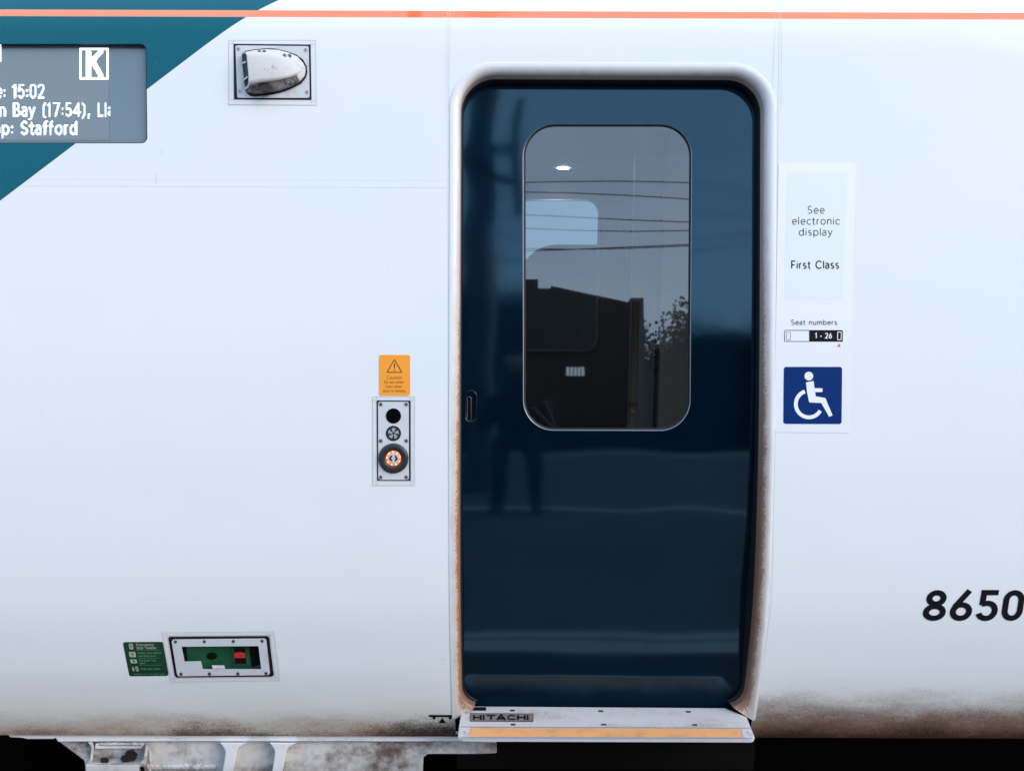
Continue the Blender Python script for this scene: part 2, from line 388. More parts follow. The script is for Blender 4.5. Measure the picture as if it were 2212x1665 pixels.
def inset(pts, d):
    """uniform inward offset of a convex outline given in either winding"""
    n = len(pts); ar = sum(pts[i][0]*pts[(i+1) % n][1] - pts[(i+1) % n][0]*pts[i][1] for i in range(n)); sg = 1 if ar > 0 else -1
    out = []
    for i in range(n):
        a, b, c_ = Vector(pts[i-1]), Vector(pts[i]), Vector(pts[(i+1) % n])
        e1, e2 = (b-a).normalized(), (c_-b).normalized()
        n1, n2 = Vector((-e1.y, e1.x)) * sg, Vector((-e2.y, e2.x)) * sg
        bis = (n1 + n2); bis = bis.normalized() if bis.length > 1e-9 else n1
        out.append(tuple(b + bis * (d / max(0.35, bis.dot(n1)))))
    return out

# ------------------------------------------------------------------ monoline lettering
def A(cx, cy, rx, ry, a0, a1, n=None):
    n = n or max(3, int(abs(a1 - a0) / 14))
    return [(cx + rx * math.cos(R(a0 + (a1-a0) * i / n)), cy + ry * math.sin(R(a0 + (a1-a0) * i / n))) for i in range(n + 1)]
XH = 0.70; B = XH / 2
GL = {
 'a': (.50, [A(.22, .50, .20, .20, 150, 0) + [(.42, 0)], [(.42, .40), (.24, .40)] + A(.21, .20, .19, .20, 90, 270) + A(.24, .20, .18, .20, 270, 350)]),
 'b': (.60, [[(.06, 1.0), (.06, 0)], A(.31, B, .25, B, 0, 360)]),
 'c': (.52, [A(.32, B, .28, B, 48, 312)]),
 'd': (.60, [[(.54, 1.0), (.54, 0)], A(.29, B, .25, B, 0, 360)]),
 'e': (.58, [[(.05, B), (.54, B)] + A(.30, B, .25, B, 0, 312)]),
 'f': (.34, [A(.27, .82, .14, .18, 75, 180) + [(.13, 0)], [(0, .66), (.30, .66)]]),
 'g': (.60, [A(.29, B, .25, B, 0, 360), [(.54, XH), (.54, -.05)] + A(.30, -.05, .24, .22, 0, -150)]),
 'h': (.56, [[(.06, 1.0), (.06, 0)], [(.06, .40)] + A(.28, .44, .21, .26, 165, 0) + [(.49, 0)]]),
 'i': (.14, [[(.07, XH), (.07, 0)], [(.07, .90), (.07, .98)]]),
 'l': (.14, [[(.07, 1.0), (.07, 0)]]),
 'k': (.50, [[(.06, 1.0), (.06, 0)], [(.44, XH), (.08, .32)], [(.20, .42), (.46, 0)]]),
 'm': (.88, [[(.06, XH), (.06, 0)], [(.06, .42)] + A(.25, .46, .18, .24, 165, 0) + [(.43, 0)], [(.43, .42)] + A(.62, .46, .19, .24, 165, 0) + [(.81, 0)]]),
 'n': (.56, [[(.06, XH), (.06, 0)], [(.06, .40)] + A(.28, .44, .21, .26, 165, 0) + [(.49, 0)]]),
 'o': (.62, [A(.31, B, .27, B, 0, 360)]),
 'p': (.60, [[(.06, XH), (.06, -.28)], A(.31, B, .25, B, 0, 360)]),
 'r': (.34, [[(.06, XH), (.06, 0)], [(.06, .42)] + A(.26, .44, .20, .26, 165, 75)]),
 's': (.46, [A(.23, .525, .16, .175, 40, 270, 12) + A(.23, .175, .17, .175, 90, -140, 12)]),
 't': (.36, [[(.14, .92), (.14, .16)] + A(.29, .16, .15, .16, 180, 285), [(0, .66), (.32, .66)]]),
 'u': (.56, [[(.06, XH), (.06, .26)] + A(.275, .26, .215, .26, 180, 345) , [(.49, XH), (.49, 0)]]),
 'v': (.52, [[(.02, XH), (.26, 0), (.50, XH)]]),
 'w': (.80, [[(.02, XH), (.22, 0), (.40, .62), (.58, 0), (.78, XH)]]),
 'y': (.52, [[(.02, XH), (.27, .04)], [(.50, XH), (.20, -.14), (.12, -.25), (.0, -.27)]]),
 'A': (.74, [[(.02, 0), (.37, 1.0), (.72, 0)], [(.14, .32), (.60, .32)]]),
 'B': (.62, [[(.08, 0), (.08, 1.0), (.32, 1.0)] + A(.32, .755, .21, .245, 90, -90) + [(.08, .51)], [(.32, .51)] + A(.34, .255, .24, .255, 90, -90) + [(.08, 0)]]),
 'C': (.78, [A(.44, .5, .40, .5, 45, 315)]),
 'D': (.76, [[(.08, 0), (.08, 1.0), (.30, 1.0)] + A(.30, .5, .40, .5, 90, -90) + [(.08, 0)]]),
 'E': (.58, [[(.54, 1.0), (.08, 1.0), (.08, 0), (.54, 0)], [(.08, .52), (.48, .52)]]),
 'F': (.55, [[(.52, 1.0), (.08, 1.0), (.08, 0)], [(.08, .50), (.46, .50)]]),
 'H': (.76, [[(.08, 0), (.08, 1)], [(.68, 0), (.68, 1)], [(.08, .5), (.68, .5)]]),
 'I': (.20, [[(.10, 0), (.10, 1)]]),
 'K': (.66, [[(.08, 0), (.08, 1)], [(.60, 1), (.10, .46)], [(.26, .62), (.62, 0)]]),
 'L': (.52, [[(.08, 1), (.08, 0), (.50, 0)]]),
 'P': (.60, [[(.08, 0), (.08, 1.0), (.30, 1.0)] + A(.30, .73, .24, .27, 90, -90) + [(.08, .46)]]),
 'R': (.64, [[(.08, 0), (.08, 1.0), (.32, 1.0)] + A(.32, .74, .23, .26, 90, -90) + [(.08, .48)], [(.34, .48), (.60, 0)]]),
 'S': (.60, [A(.30, .745, .22, .255, 35, 270, 14) + A(.30, .245, .24, .245, 90, -145, 14)]),
 'T': (.60, [[(.02, 1), (.58, 1)], [(.30, 1), (.30, 0)]]),
 '0': (.62, [[(.06, .30), (.06, .70)] + A(.31, .70, .25, .30, 180, 0) + [(.56, .30)] + A(.31, .30, .25, .30, 0, -180)]),
 '1': (.36, [[(.04, .84), (.22, 1.0), (.22, 0)]]),
 '2': (.58, [A(.28, .74, .23, .26, 160, -20) + [(.08, 0), (.54, 0)]]),
 '4': (.62, [[(.42, 0), (.42, 1.0), (.04, .26), (.60, .26)]]),
 '5': (.58, [[(.50, 1.0), (.12, 1.0), (.08, .52)] + A(.28, .31, .24, .31, 130, -145)]),
 '6': (.60, [A(.30, .29, .24, .29, 0, 360), [(.085, .40), (.42, 1.0)]]),
 '7': (.56, [[(.04, 1), (.52, 1), (.20, 0)]]),
 '8': (.60, [A(.30, .75, .215, .25, 0, 360), A(.30, .25, .25, .25, 0, 360)]),
 ':': (.20, [[(.10, .10), (.10, .16)], [(.10, .54), (.10, .60)]]),
 ',': (.22, [[(.12, .10), (.05, -.16)]]),
 '-': (.40, [[(.04, .38), (.36, .38)]]),
 '(': (.30, [[(.26, 1.0), (.10, .74), (.10, .10), (.26, -.16)]]),
 ')': (.30, [[(.04, 1.0), (.20, .74), (.20, .10), (.04, -.16)]]),
 '!': (.2, [[(.1, 1), (.1, .35)], [(.1, .12), (.1, .02)]]),
 ' ': (.32, []),
}
def layout(text, track=0.14):
    x = 0; out = []
    for ch in text:
        w, st = GL[ch]
        for s_ in st: out.append([(px + x, py) for px, py in s_])
        x += w + track
    return out, x - track
def ribbon(pts, hw):
    closed = (Vector(pts[0]) - Vector(pts[-1])).length < 1e-6
    p = [Vector(q) for q in pts]; q_ = [p[0]]
    for a in p[1:]:
        if (a - q_[-1]).length > 1e-6: q_.append(a)
    p = q_
    if closed and (p[0]-p[-1]).length < 1e-6: p.pop()
    n = len(p); L = []; Rr = []
    for i in range(n):
        a = p[i-1] if (i > 0 or closed) else None; b = p[(i+1) % n] if (i < n-1 or closed) else None
        d1 = (p[i]-a).normalized() if a is not None else None; d2 = (b-p[i]).normalized() if b is not None else None
        d1 = d1 or d2; d2 = d2 or d1
        n1, n2 = Vector((-d1.y, d1.x)), Vector((-d2.y, d2.x)); bis = n1 + n2
        bis = bis.normalized() if bis.length > 1e-6 else n1
        k = hw / max(0.42, bis.dot(n1)); L.append(p[i] + bis * k); Rr.append(p[i] - bis * k)
    idx = [(i, (i+1) % n) for i in range(n if closed else n-1)]
    return L, Rr, idx
def strokes_mesh(mb, strokes, hw, fmap, mi=0):
    for k, s_ in enumerate(strokes):
        L, Rr, idx = ribbon(s_, hw); n = len(L)
        v = [fmap(q.x, q.y, k % 7) for q in L] + [fmap(q.x, q.y, k % 7) for q in Rr]
        mb.add(v, [(a, n + a, n + b, b) for a, b in idx], mi)
def text_into(mb, text, x0, x1, base, cap, weight, lift, mi=0, track=0.14, slant=0.0, map_=P, xs_only=None, base1=None):
    """text between pixel columns x0..x1, baseline `base`, cap height `cap` (pixels), stroke weight in cap heights"""
    st, w = layout(text, track); kx = (x1 - x0) / w if x1 else cap
    b1 = base if base1 is None else base1
    def fm(x, y, k):
        px = x0 + x * kx + slant * y * cap
        return map_(px, base + (b1 - base) * (x / max(w, 1e-6)) - y * cap, lift + 0.00002 * k)
    # keep the stroke even in pixels: scale into pixel space first
    st2 = [[(x * kx / cap, y) for x, y in s_] for s_ in st]
    strokes_mesh(mb, st2, weight / 2, lambda x, y, k: fm(x * cap / kx, y, k), mi)

# =====================================================================================================
# THE TRAIN CARRIAGE
# =====================================================================================================
train = bpy.data.objects.new('train_carriage', None)
place(train, None, Vector((0.3, 1.2, 0.0)))
train.empty_display_size = 0.3
prop(train, 'white passenger train carriage with teal corner, orange stripe and closed dark blue sliding door', 'train carriage')

def rect(l, t, r_, b): return [(l, t), (r_, t), (r_, b), (l, b)]
def door_contour(ins, hole=False):
    """outline of the doorway moulding in profile stations, inset `ins` (px); open at the step, closed for the hole in the skin"""
    L_, T_, R_ = 970.5 + ins, 136.5 + ins, 1673 - ins
    i0 = max(ins, 0)
    rt = max(96 - ins, 4); rb = 3 if hole else 4 + i0 * 1.45; B_ = 1650 if hole else 1553 - i0 * 1.16
    pts = []
    def arc(cx, cy, r_, a0, a1, n=14):
        for i in range(n + 1): pts.append((cx + r_ * math.cos(R(a0 + (a1-a0)*i/n)), cy - r_ * math.sin(R(a0 + (a1-a0)*i/n))))
    arc(R_ - rb, B_ - rb, rb, 278, 360, 8)
    for i in range(1, 40): pts.append((R_, B_ - rb + (T_ + rt - B_ + rb) * i / 40))
    arc(R_ - rt, T_ + rt, rt, 0, 90)
    arc(L_ + rt, T_ + rt, rt, 90, 180)
    for i in range(1, 40): pts.append((L_, T_ + rt + (B_ - rb - T_ - rt) * i / 40))
    arc(L_ + rb, B_ - rb, rb, 180, 262, 8)
    return pts
def toQ(pts):
    """reference pixels -> (profile width, station)"""
    out = []
    for px, py in pts:
        qx, qy = U(px, py); out.append((CX + (qx - CX) * (1 + prof(qy) / DIST), qy))
    return out

# outlines of the openings cut through the side
disp_out = roundpoly([(-300, 95), (316, 95), (318.5, 309.5), (-300, 309.5)], [0, 13, 13, 0], 7)
emer_open = roundpoly([(363, 1374), (581.5, 1372.4), (592, 1460.5), (378, 1462.5)], [5, 6, 6, 6], 4)
holes = [door_contour(6, True), toQ(disp_out), toQ(emer_open)]

# --- body side: scan-line strips so that the openings are true holes in a smoothly curved skin
lev = set([-150 + i * 10 for i in range(28)] + [130 + i * 20 for i in range(50)] + [1130 + i * 9 for i in range(52)] + [1590])
for hpoly in holes: lev |= {round(p[1], 3) for p in hpoly}
lev = sorted(y for y in lev if -150 <= y <= 1590)
XL, XR = 1106 - 3400, 1106 + 3400
arc_s = {}; s_ = 0; prev = None
for y in [lev[0] + (lev[-1] - lev[0]) * i / 4000 for i in range(4001)]:
    p3 = Q(CX, y)
    if prev is not None: s_ += (p3 - prev).length / PX
    prev = p3; arc_s[round(y, 4)] = s_
ks = sorted(arc_s)
import bisect
def arclen(y):
    i = min(max(bisect.bisect_left(ks, y), 1), len(ks) - 1); a, b = ks[i-1], ks[i]
    return arc_s[a] + (arc_s[b] - arc_s[a]) * (y - a) / (b - a)
S_OFF = arclen(435) - 435.0
def SU(y): return (arclen(y) - S_OFF) / 1000.0
print('SU', [(y, round(SU(y), 4)) for y in (0, 435, 1200, 1400, 1500, 1560, 1590)])
stripe_mid.outputs[0].default_value = SU(31.3); stripe_hw.outputs[0].default_value = (SU(38.6) - SU(24.0)) / 2
def bnorm(y):
    t = Q(CX, y + 1) - Q(CX, y - 1); nn = Vector((1, 0, 0)).cross(t); nn.normalize()
    return nn if nn.y < 0 else -nn
bv, bf, buv, bn = [], [], [], []
def bvert(x, y):
    bv.append(Q(x, y)); buv.append((x / 1000.0, SU(y))); bn.append(bnorm(y)); return len(bv) - 1
for ya, yb in zip(lev, lev[1:]):
    if yb - ya < 2e-3: continue
    ia = sorted(s for s in (span(h_, ya + 5e-4) for h_ in holes) if s); ib = sorted(s for s in (span(h_, yb - 5e-4) for h_ in holes) if s)
    if len(ia) != len(ib): continue
    xa = [XL] + [x for s in ia for x in s] + [XR]; xb = [XL] + [x for s in ib for x in s] + [XR]
    for k in range(0, len(xa), 2):
        i = [bvert(xa[k], ya), bvert(xb[k], yb), bvert(xb[k+1], yb), bvert(xa[k+1], ya)]; bf.append(tuple(i))
body = mk('body_side', bv, bf, M_body, train, True, buv, bn, label='glossy white side panel with teal corner, orange stripe and brown grime along its lower edge')
# the skin turns under at the skirt
turn = MB()
turn.quad(Q(XL, 1590), Q(XL, 1590, .9) + Vector((0, 0, .15)), Q(XR, 1590, .9) + Vector((0, 0, .15)), Q(XR, 1590))
turn.done('underbody_sheet', M_void, train)

# --- panel seams and the films that cover panel joints
def line(mb, pts, hw, lift, mi=0, map_=P):
    L, Rr, idx = ribbon(pts, hw); n = len(L)
    mb.add([map_(q.x, q.y, lift) for q in L] + [map_(q.x, q.y, lift) for q in Rr], [(a, n+a, n+b, b) for a, b in idx], mi)
def vline(x0, y0, x1, y1, n=24): return [(x0 + (x1-x0)*i/n, y0 + (y1-y0)*i/n) for i in range(n+1)]
for pts_, hw in ((vline(972, -10, 969, 238), .45), (vline(967, -10, 964, 238), .3), ([(964, 238), (971, 239)], .4),
                 (vline(1678, -10, 1666, 238, 20), .35), (vline(1685, -10, 1681, 238), .5), (vline(1690, -10, 1687, 238), .3), ([(1672, 238), (1687, 238)], .45),
                 (vline(968, 245, 968, 930), .35), (vline(968, 930, 975, 1300), .35), (vline(975, 1300, 983, 1540), .4),
                 (vline(1681, 240, 1675, 935), .35), (vline(1675, 935, 1667, 1300), .35), (vline(1667, 1300, 1634, 1535), .4),
                 (vline(1677, 240, 1671, 935), .3), (vline(1671, 935, 1662, 1300), .3), (vline(1662, 1300, 1629, 1535), .4)):
    mb = MB(); line(mb, pts_, hw, .0006); mb.done('panel_seam', M_seam, train)
for pts_, hw in (([(70, 387), (967, 390)], .2), ([(48, 401), (967, 405)], .3)):
    mb = MB(); line(mb, pts_, hw, .0006); mb.done('panel_seam', M_seamfaint, train)
def dens(q, m=14): return [((a[0] + (b[0]-a[0]) * i / m), (a[1] + (b[1]-a[1]) * i / m)) for a, b in zip(q, list(q[1:]) + [q[0]]) for i in range(m)]
def film(parent, outer, inner):
    """flat border film round an access panel with dirt along its edges"""
    mb = MB(); c_out, c_in = outer, inner; outer, inner = dens(outer), dens(inner); n = len(outer)
    v = [P(*p, .0008) for p in outer] + [P(*p, .0008) for p in inner]
    mb.add(v, [(i, (i+1) % n, n + (i+1) % n, n + i) for i in range(n)], 0)
    for q in (outer, inset(outer, 8) if False else inner):
        line(mb, list(q) + [q[0]], .38, .0013, 1)
    for k in range(4):
        a, b = Vector(c_in[k]), Vector(c_in[(k+1) % 4]); d = (b - a).normalized() * 9
        line(mb, [tuple(a), tuple(a - d)], .3, .0016, 1); line(mb, [tuple(b), tuple(b + d)], .3, .0016, 1)
    return mb.done('edge_film', [M_tape, M_tapel], parent)
def screw(parent, cx, cy, r_, lift, name='screw', dark=False):
    mb = MB(); a = circ(cx, cy, r_, 16); b = circ(cx, cy, r_ * .8, 16); n = 16
    mb.add([P(*p, lift) for p in a] + [P(*p, lift + .0012) for p in b], [(i, (i+1) % n, n + (i+1) % n, n + i) for i in range(n)] + [tuple(range(n, 2*n))], 0)
    mb.add([P(*p, lift + .0016) for p in circ(cx, cy, r_ * (.62 if dark else .40), 6)], [tuple(range(6))], 1)
    mb.add([P(*p, lift + .0003) for p in circ(cx, cy, r_ * 1.22, 16)], [tuple(range(16))], 1 if dark else 2)
    return mb.done(name, [M_steel, M_black, M_tapel], parent)

# --- doorway moulding, seal and door
surr_prof = [(-1.5, .001), (-1, -.002), (0, -.0022), (5, -.0026), (8.5, -.0018), (12, .0005), (16, .0045), (19.5, .0105), (21, .0165), (21.4, .022), (21.6, .045), (21.7, .050)]
rings_ = [door_contour(i) for i, _ in surr_prof]; n = len(rings_[0]); v = []; f = []; uv = []
for k, (i, dep) in enumerate(surr_prof):
    for p in rings_[k]: v.append(Q(p[0], p[1], dep)); uv.append((max(0, i) / 23.5 if dep < .022 else (.96 if dep < .03 else 1.0), p[1] / 1000))
for j in range(len(surr_prof) - 1):
    for i in range(n - 1): f.append((j*n + i, j*n + (i+1) % n, (j+1)*n + (i+1) % n, (j+1)*n + i))
orient(mk('door_surround', v, f, M_surr, train, True, uv, label='white rounded doorway moulding with brown dust on its inner edge'))
sv = []; sf = []; sp_ = [(21.3, .0495), (23, .0505), (24, .053), (24, .125)]
for i, dep in sp_: sv += [Q(p[0], p[1], dep) for p in door_contour(i)]
for j in range(len(sp_) - 1):
    for i in range(n - 1): sf.append((j*n + i, j*n + (i+1) % n, (j+1)*n + (i+1) % n, (j+1)*n + i))
orient(mk('door_seal', sv, sf, M_rubber, train, True, label='black rubber seal in the doorway'))

DD = 0.098                         # how far the door leaf stands behind the skin
win_out = roundpoly([(1129, 267.5), (1495.5, 267.5), (1491, 930), (1130, 929)], [70, 70, 66, 66], 14)
win_in = inset(win_out, 5.2)
hand_out = roundpoly([(1003.5, 842), (1030, 842), (1030, 912), (1003.5, 912)], 13, 8)
def qdoor(pts):
    out = []
    for px, py in pts:
        qx, qy = U(px, py); out.append((CX + (qx - CX) * (1 + (prof(qy) + dprof(qy)) / DIST), CY + (qy - CY) * (1 + (prof(qy) + dprof(qy)) / DIST) / (1 + prof(qy) / DIST)))
    return out
dh = [qdoor(win_out), qdoor(hand_out)]
lv = set([110 + i * 20 for i in range(55)] + [1200 + i * 10 for i in range(40)])
for hpoly in dh: lv |= {round(p[1], 3) for p in hpoly}
lv = sorted(lv); v, f, nn = [], [], []
def dnorm(y):
    t = Q(CX, y + 1, dprof(y + 1)) - Q(CX, y - 1, dprof(y - 1)); q_ = Vector((1, 0, 0)).cross(t); q_.normalize()
    return q_ if q_.y < 0 else -q_
def dvert(x, y): v.append(Q(x, y, dprof(y))); nn.append(dnorm(y)); return len(v) - 1
for ya, yb in zip(lv, lv[1:]):
    if yb - ya < 2e-3: continue
    ia = sorted(s for s in (span(h_, ya + 5e-4) for h_ in dh) if s); ib = sorted(s for s in (span(h_, yb - 5e-4) for h_ in dh) if s)
    if len(ia) != len(ib): continue
    xa = [955] + [x for s in ia for x in s] + [1705]; xb = [955] + [x for s in ib for x in s] + [1705]
    for k in range(0, len(xa), 2): f.append((dvert(xa[k], ya), dvert(xb[k], yb), dvert(xb[k+1], yb), dvert(xa[k+1], ya)))
door = mk('passenger_door', v, f, M_door, train, True, None, nn, label='dark blue glossy sliding door with a tall rounded window')
PD = lambda x, y, l=0.0: P(x, y, l - dprof(U(x, y)[1]))
M_wframe = mat('window_frame_metal', (0.34, 0.36, 0.40), 0.4, 0.9)
ring('window_frame', win_out, inset(win_out, 1.9), [(0, .0), (.1, -.0002), (1, -.0045)], M_wframe, door, map_=PD, label='thin dark frame round the door window, silver along its lower edge')
mb = MB(); ys = sorted({p[1] for p in win_in})
for ya, yb in zip(ys, ys[1:]):
    if yb - ya < 1e-3: continue
    a, b = span(win_in, ya + 1e-4), span(win_in, yb - 1e-4)
    if a and b:
        mb.quad(PD(a[0], ya, -.0075), PD(b[0], yb, -.0075), PD(b[1], yb, -.0075), PD(a[1], ya, -.0075))
pane = mb.done('window_pane', M_glass, door, label='tinted window pane reflecting wires and roofs')
# lining behind the pane edge
ring('window_seal', inset(win_out, 1.8), inset(win_out, 6.2), [(0, -.0042), (.75, -.0070), (1, -.0072)], M_rubber, door, map_=PD, label='black rubber seal behind the pane')
# recessed finger grip
hin = inset(hand_out, 4.5)
ring('door_handle', hand_out, hin, [(0, 0), (.15, .0018), (.5, .0008), (1, -.004), (1, -.010)], M_door, door, map_=PD)
hin2 = inset(hand_out, 5.5)
hb = MB(); hb.add([PD(*p, -.010) for p in hin], [tuple(range(len(hin)))], 0)
hb.done('handle_backplate', M_door, door)
slot = roundpoly([(1008.8, 856), (1018, 856), (1018, 909), (1008.8, 909)], 4.5, 5)
ring('handle_slot', slot, inset(slot, 1.0), [(0, -.0090), (.5, -.0085), (1, -.012), (1, -.03)], M_wframe, door, map_=PD)
hb = MB(); sl = inset(slot, .8); hb.add([PD(*p, -.0095) for p in sl], [tuple(range(len(sl)))], 0); hb.done('handle_pocket', M_void, door)

# --- destination display
dd = MB(); dpl = inset(disp_out, .5)
disp = slab('destination_display', dpl, -.030, -.0185, M_dash, train, 'grey destination screen in a rounded recess with lit white text', bev=0)
ring('display_seal', disp_out, inset(disp_out, 1.6), [(0, 0.0), (.4, -.001), (1, -.003), (1, -.019)], M_rubber, disp)
mbf = MB(); mbf.quad(P(-300, 98, -.0175), P(-300, 303.5, -.0175), P(235.5, 302.5, -.0175), P(234.6, 98, -.0175)); mbf.done('diode_field', M_dots, disp)
DOT = 2.16
def led_text(text, x0, x1, base, cap, weight, track=.16, base1=None):
    st, w = layout(text, track); kx = (x1 - x0) / w
    segs = []
    for s__ in st:
        q = [(x0 + x * kx, y * cap) for x, y in s__]
        segs += list(zip(q, q[1:]))
    cells = set()
    for (ax, ay), (bx, by) in segs:
        L2 = (bx-ax)**2 + (by-ay)**2
        for gx in range(int((min(ax, bx) - weight) // DOT), int((max(ax, bx) + weight) // DOT) + 1):
            for gy in range(int((min(ay, by) - weight) // DOT), int((max(ay, by) + weight) // DOT) + 1):
                cx, cy = (gx + .5) * DOT, (gy + .5) * DOT
                t = 0 if L2 < 1e-9 else max(0, min(1, ((cx-ax)*(bx-ax) + (cy-ay)*(by-ay)) / L2))
                if math.hypot(cx - ax - t*(bx-ax), cy - ay - t*(by-ay)) <= weight / 2: cells.add((gx, gy))
    mb = MB(); skew = 0
    for gx, gy in cells:
        x, y = gx * DOT, base - gy * DOT
        if x > 236: continue
        mb.quad(P(x, y - DOT, -.0168), P(x, y, -.0168), P(x + DOT, y, -.0168), P(x + DOT, y - DOT, -.0168))
    return mb.done('lettering', M_led, disp)
led_text('K', 187, 220.5, 164.5, 53, 9.6)
mbk = MB(); line(mbk, [(173.8, 106), (232.4, 106), (232.4, 169.3), (173.8, 169.3), (173.8, 106)], 2.0, -.0168); mbk.done('letter_frame', M_led, disp)
led_text('e: 15:02', -9, 95.5, 210.5, 27.5, 3.0)
led_text('n Bay (17:54), Lla', -1, 246, 250, 26.5, 3.0, .18)
led_text('op: Stafford', -15, 166, 289.5, 26.5, 3.0, .18)
led_text('d', -28, 1.6, 131, 38, 6.4)

# --- security camera
campl_o = roundpoly([(504, 94.5), (671.3, 96), (673.3, 216.5), (505, 215.3)], 3.5, 4)
campl_i = roundpoly([(508.3, 98.2), (666.8, 99.8), (669.0, 211.8), (512.5, 211.6)], 4, 4)
cambase = slab('security_camera', campl_i, .0005, .003, M_campl, train, 'grey teardrop side camera on a screwed plate, painted shade and soot underneath', bev=.0012)
slab('gasket', campl_o, .0001, .0008, M_rubber, cambase)
film(train, [(494, 87), (681.5, 87), (683, 227), (494, 226)], [(504, 94.5), (671.3, 96), (673.3, 216.5), (505, 215.3)])
for cx, cy in ((514.8, 105.6), (660.2, 107.6), (517.7, 197), (663, 199)): screw(cambase, cx, cy, 4.0, .0032)
cm = lambda x, y: (485.9 + x * .0995, 71.8 + y * .0995)
gask = [cm(*p) for p in ((395, 420), (440, 385), (640, 352), (900, 326), (1100, 334), (1350, 392), (1560, 470), (1700, 578), (1775, 720), (1790, 840), (1755, 965), (1655, 1090), (1450, 1200), (1200, 1290), (900, 1350), (650, 1370), (540, 1355), (470, 1290), (440, 1225), (400, 900))]
slab('gasket', gask, .003, .0055, M_rubber, cambase)
stn = [((432, 408), (474, 450), (528, 1110), (470, 1278), .046), ((640, 366), (690, 447), (735, 1062), (655, 1335), .046), ((900, 345), (930, 472), (950, 1032), (900, 1315), .043),
       ((1150, 358), (1180, 517), (1180, 998), (1195, 1255), .037), ((1390, 420), (1380, 562), (1400, 948), (1440, 1165), .028), ((1580, 505), (1535, 645), (1560, 878), (1625, 1060), .017),
       ((1700, 640), (1610, 745), (1625, 822), (1725, 945), .011), ((1755, 740), (1655, 778), (1660, 800), (1757, 860), .007)]
v = []; f = []; mi = []
for ot, rt, rb, ob, h in stn:
    lerp = lambda a, b, t: (a[0] + (b[0]-a[0])*t, a[1] + (b[1]-a[1])*t)
    row = [(ot, .0045), (lerp(ot, rt, .25), .0045 + h*.50), (lerp(ot, rt, .7), .0035 + h*.88), (rt, .003 + h*.98), (lerp(rt, rb, .12), .003 + h*1.02), (lerp(rt, rb, .5), .003 + h * 1.06), (lerp(rt, rb, .86), .003 + h*1.03), (rb, .003 + h*.98),
           (lerp(rb, ob, .06), .003 + h*.80), (lerp(rb, ob, .42), .0045 + h*.50), (lerp(rb, ob, .80), .0045 + h*.38), (ob, .0045)]
    for p, l in row: v.append(P(*cm(*p), l))
rn = 12
for i in range(len(stn) - 1):
    for j in range(rn - 1): f.append((i*rn + j, (i+1)*rn + j, (i+1)*rn + j + 1, i*rn + j + 1))
f.append(tuple((len(stn)-1)*rn + j for j in range(rn)))
orient(mk('camera_cover', v, f, [M_camh, M_camlow], cambase, True, midx=[1 if (q % 11) >= 8 and q < (rn - 1) * 5 else 0 for q in range(len(f))], label='pale teardrop cover with scuffs, painted shade and soot along its underside'))
rim_o = [((360, 470), .006), ((366, 440), .012), ((400, 405), .030), ((440, 408), .044), ((474, 450), .050), ((502, 700), .052), ((522, 900), .052), ((528, 1110), .049), ((505, 1170), .038), ((452, 1228), .022), ((436, 1200), .014), ((415, 1120), .008), ((390, 900), .006), ((365, 650), .006)]
cx_ = sum(p[0][0] for p in rim_o)/len(rim_o); cy_ = sum(p[0][1] for p in rim_o)/len(rim_o)
rim_i = [((cx_ + (p[0]-cx_)*.80 , cy_ + (p[1]-cy_)*.90), l) for p, l in rim_o]
n = len(rim_o); v = [P(*cm(*p), l + .0005) for p, l in rim_o] + [P(*cm(*p), l * .95 + .0015) for p, l in rim_i] + [P(*cm(*p), l * .85 - .003) for p, l in rim_i]
f = [(i, (i+1) % n, n + (i+1) % n, n + i) for i in range(n)] + [(n+i, n+(i+1) % n, 2*n+(i+1) % n, 2*n+i) for i in range(n)]
orient(mk('camera_rim', v, f, M_camh, cambase, True))
gv = [P(*cm(*p), l * .8) for p, l in rim_i]; mk('camera_grille', gv, [tuple(range(n))], M_recess, cambase, label='dark grille opening at the front of the camera')
for (a, b) in (((372, 655), (452, 618)), ((405, 1010), (492, 945))):
    mbz = MB(); q = [(a[0], a[1]-22), (b[0], b[1]-22), (b[0], b[1]+22), (a[0], a[1]+22)]
    mbz.prism([P(*cm(*p), .012 + .036 * (p[0]-370)/130 + .001) for p in q], [P(*cm(*p), .004 + .03 * (p[0]-370)/130) for p in q])
    orient(mbz.done('grille_bar', M_camh, cambase))
slt = [cm(*p) for p in ((735, 1078), (880, 1066), (930, 1130), (985, 1165), (1012, 1278), (905, 1268), (800, 1250), (728, 1190))]
slab('cover_slot', slt, .018, .036, M_recess, cambase, 'black slot under the camera cover')
for x, y, l in ((745, 408, .034), (852, 405, .034), (1290, 486, .031), (1402, 490, .026), (1355, 1062, .024), (1462, 1062, .021)): screw(cambase, *cm(x, y), 3.6, l, dark=True)

# --- door control panel and caution sticker
ctl_o = roundpoly([(813, 864), (887.3, 864.3), (887.6, 1038.2), (814, 1038)], 4, 4)
ctl_i = roundpoly([(816.6, 867), (883.2, 867.3), (883.4, 1035.6), (817.2, 1035.6)], 4, 4)
ctl = slab('door_control_panel', ctl_i, .0006, .0032, M_plate, train, 'slim grey button panel with black lens, buzzer and glowing door button', rows=10)
slab('gasket', ctl_o, .0002, .0010, M_rubber, ctl, rows=10)
film(train, [(804.7, 856.5), (895.7, 856.5), (895, 1047.8), (805, 1047.8)], [(813, 864), (887.3, 864.3), (887.6, 1038.2), (814, 1038)])
for cx, cy in ((822.3, 872.6), (877.5, 872.6), (822.3, 951.5), (877.6, 951.5), (822.3, 1030), (877.6, 1030)): screw(ctl, cx, cy, 4.6, .0034)
slab('sensor_lens', circ(849.9, 897.7, 16.5, 36), .003, .0050, M_lens, ctl, bev=.001)
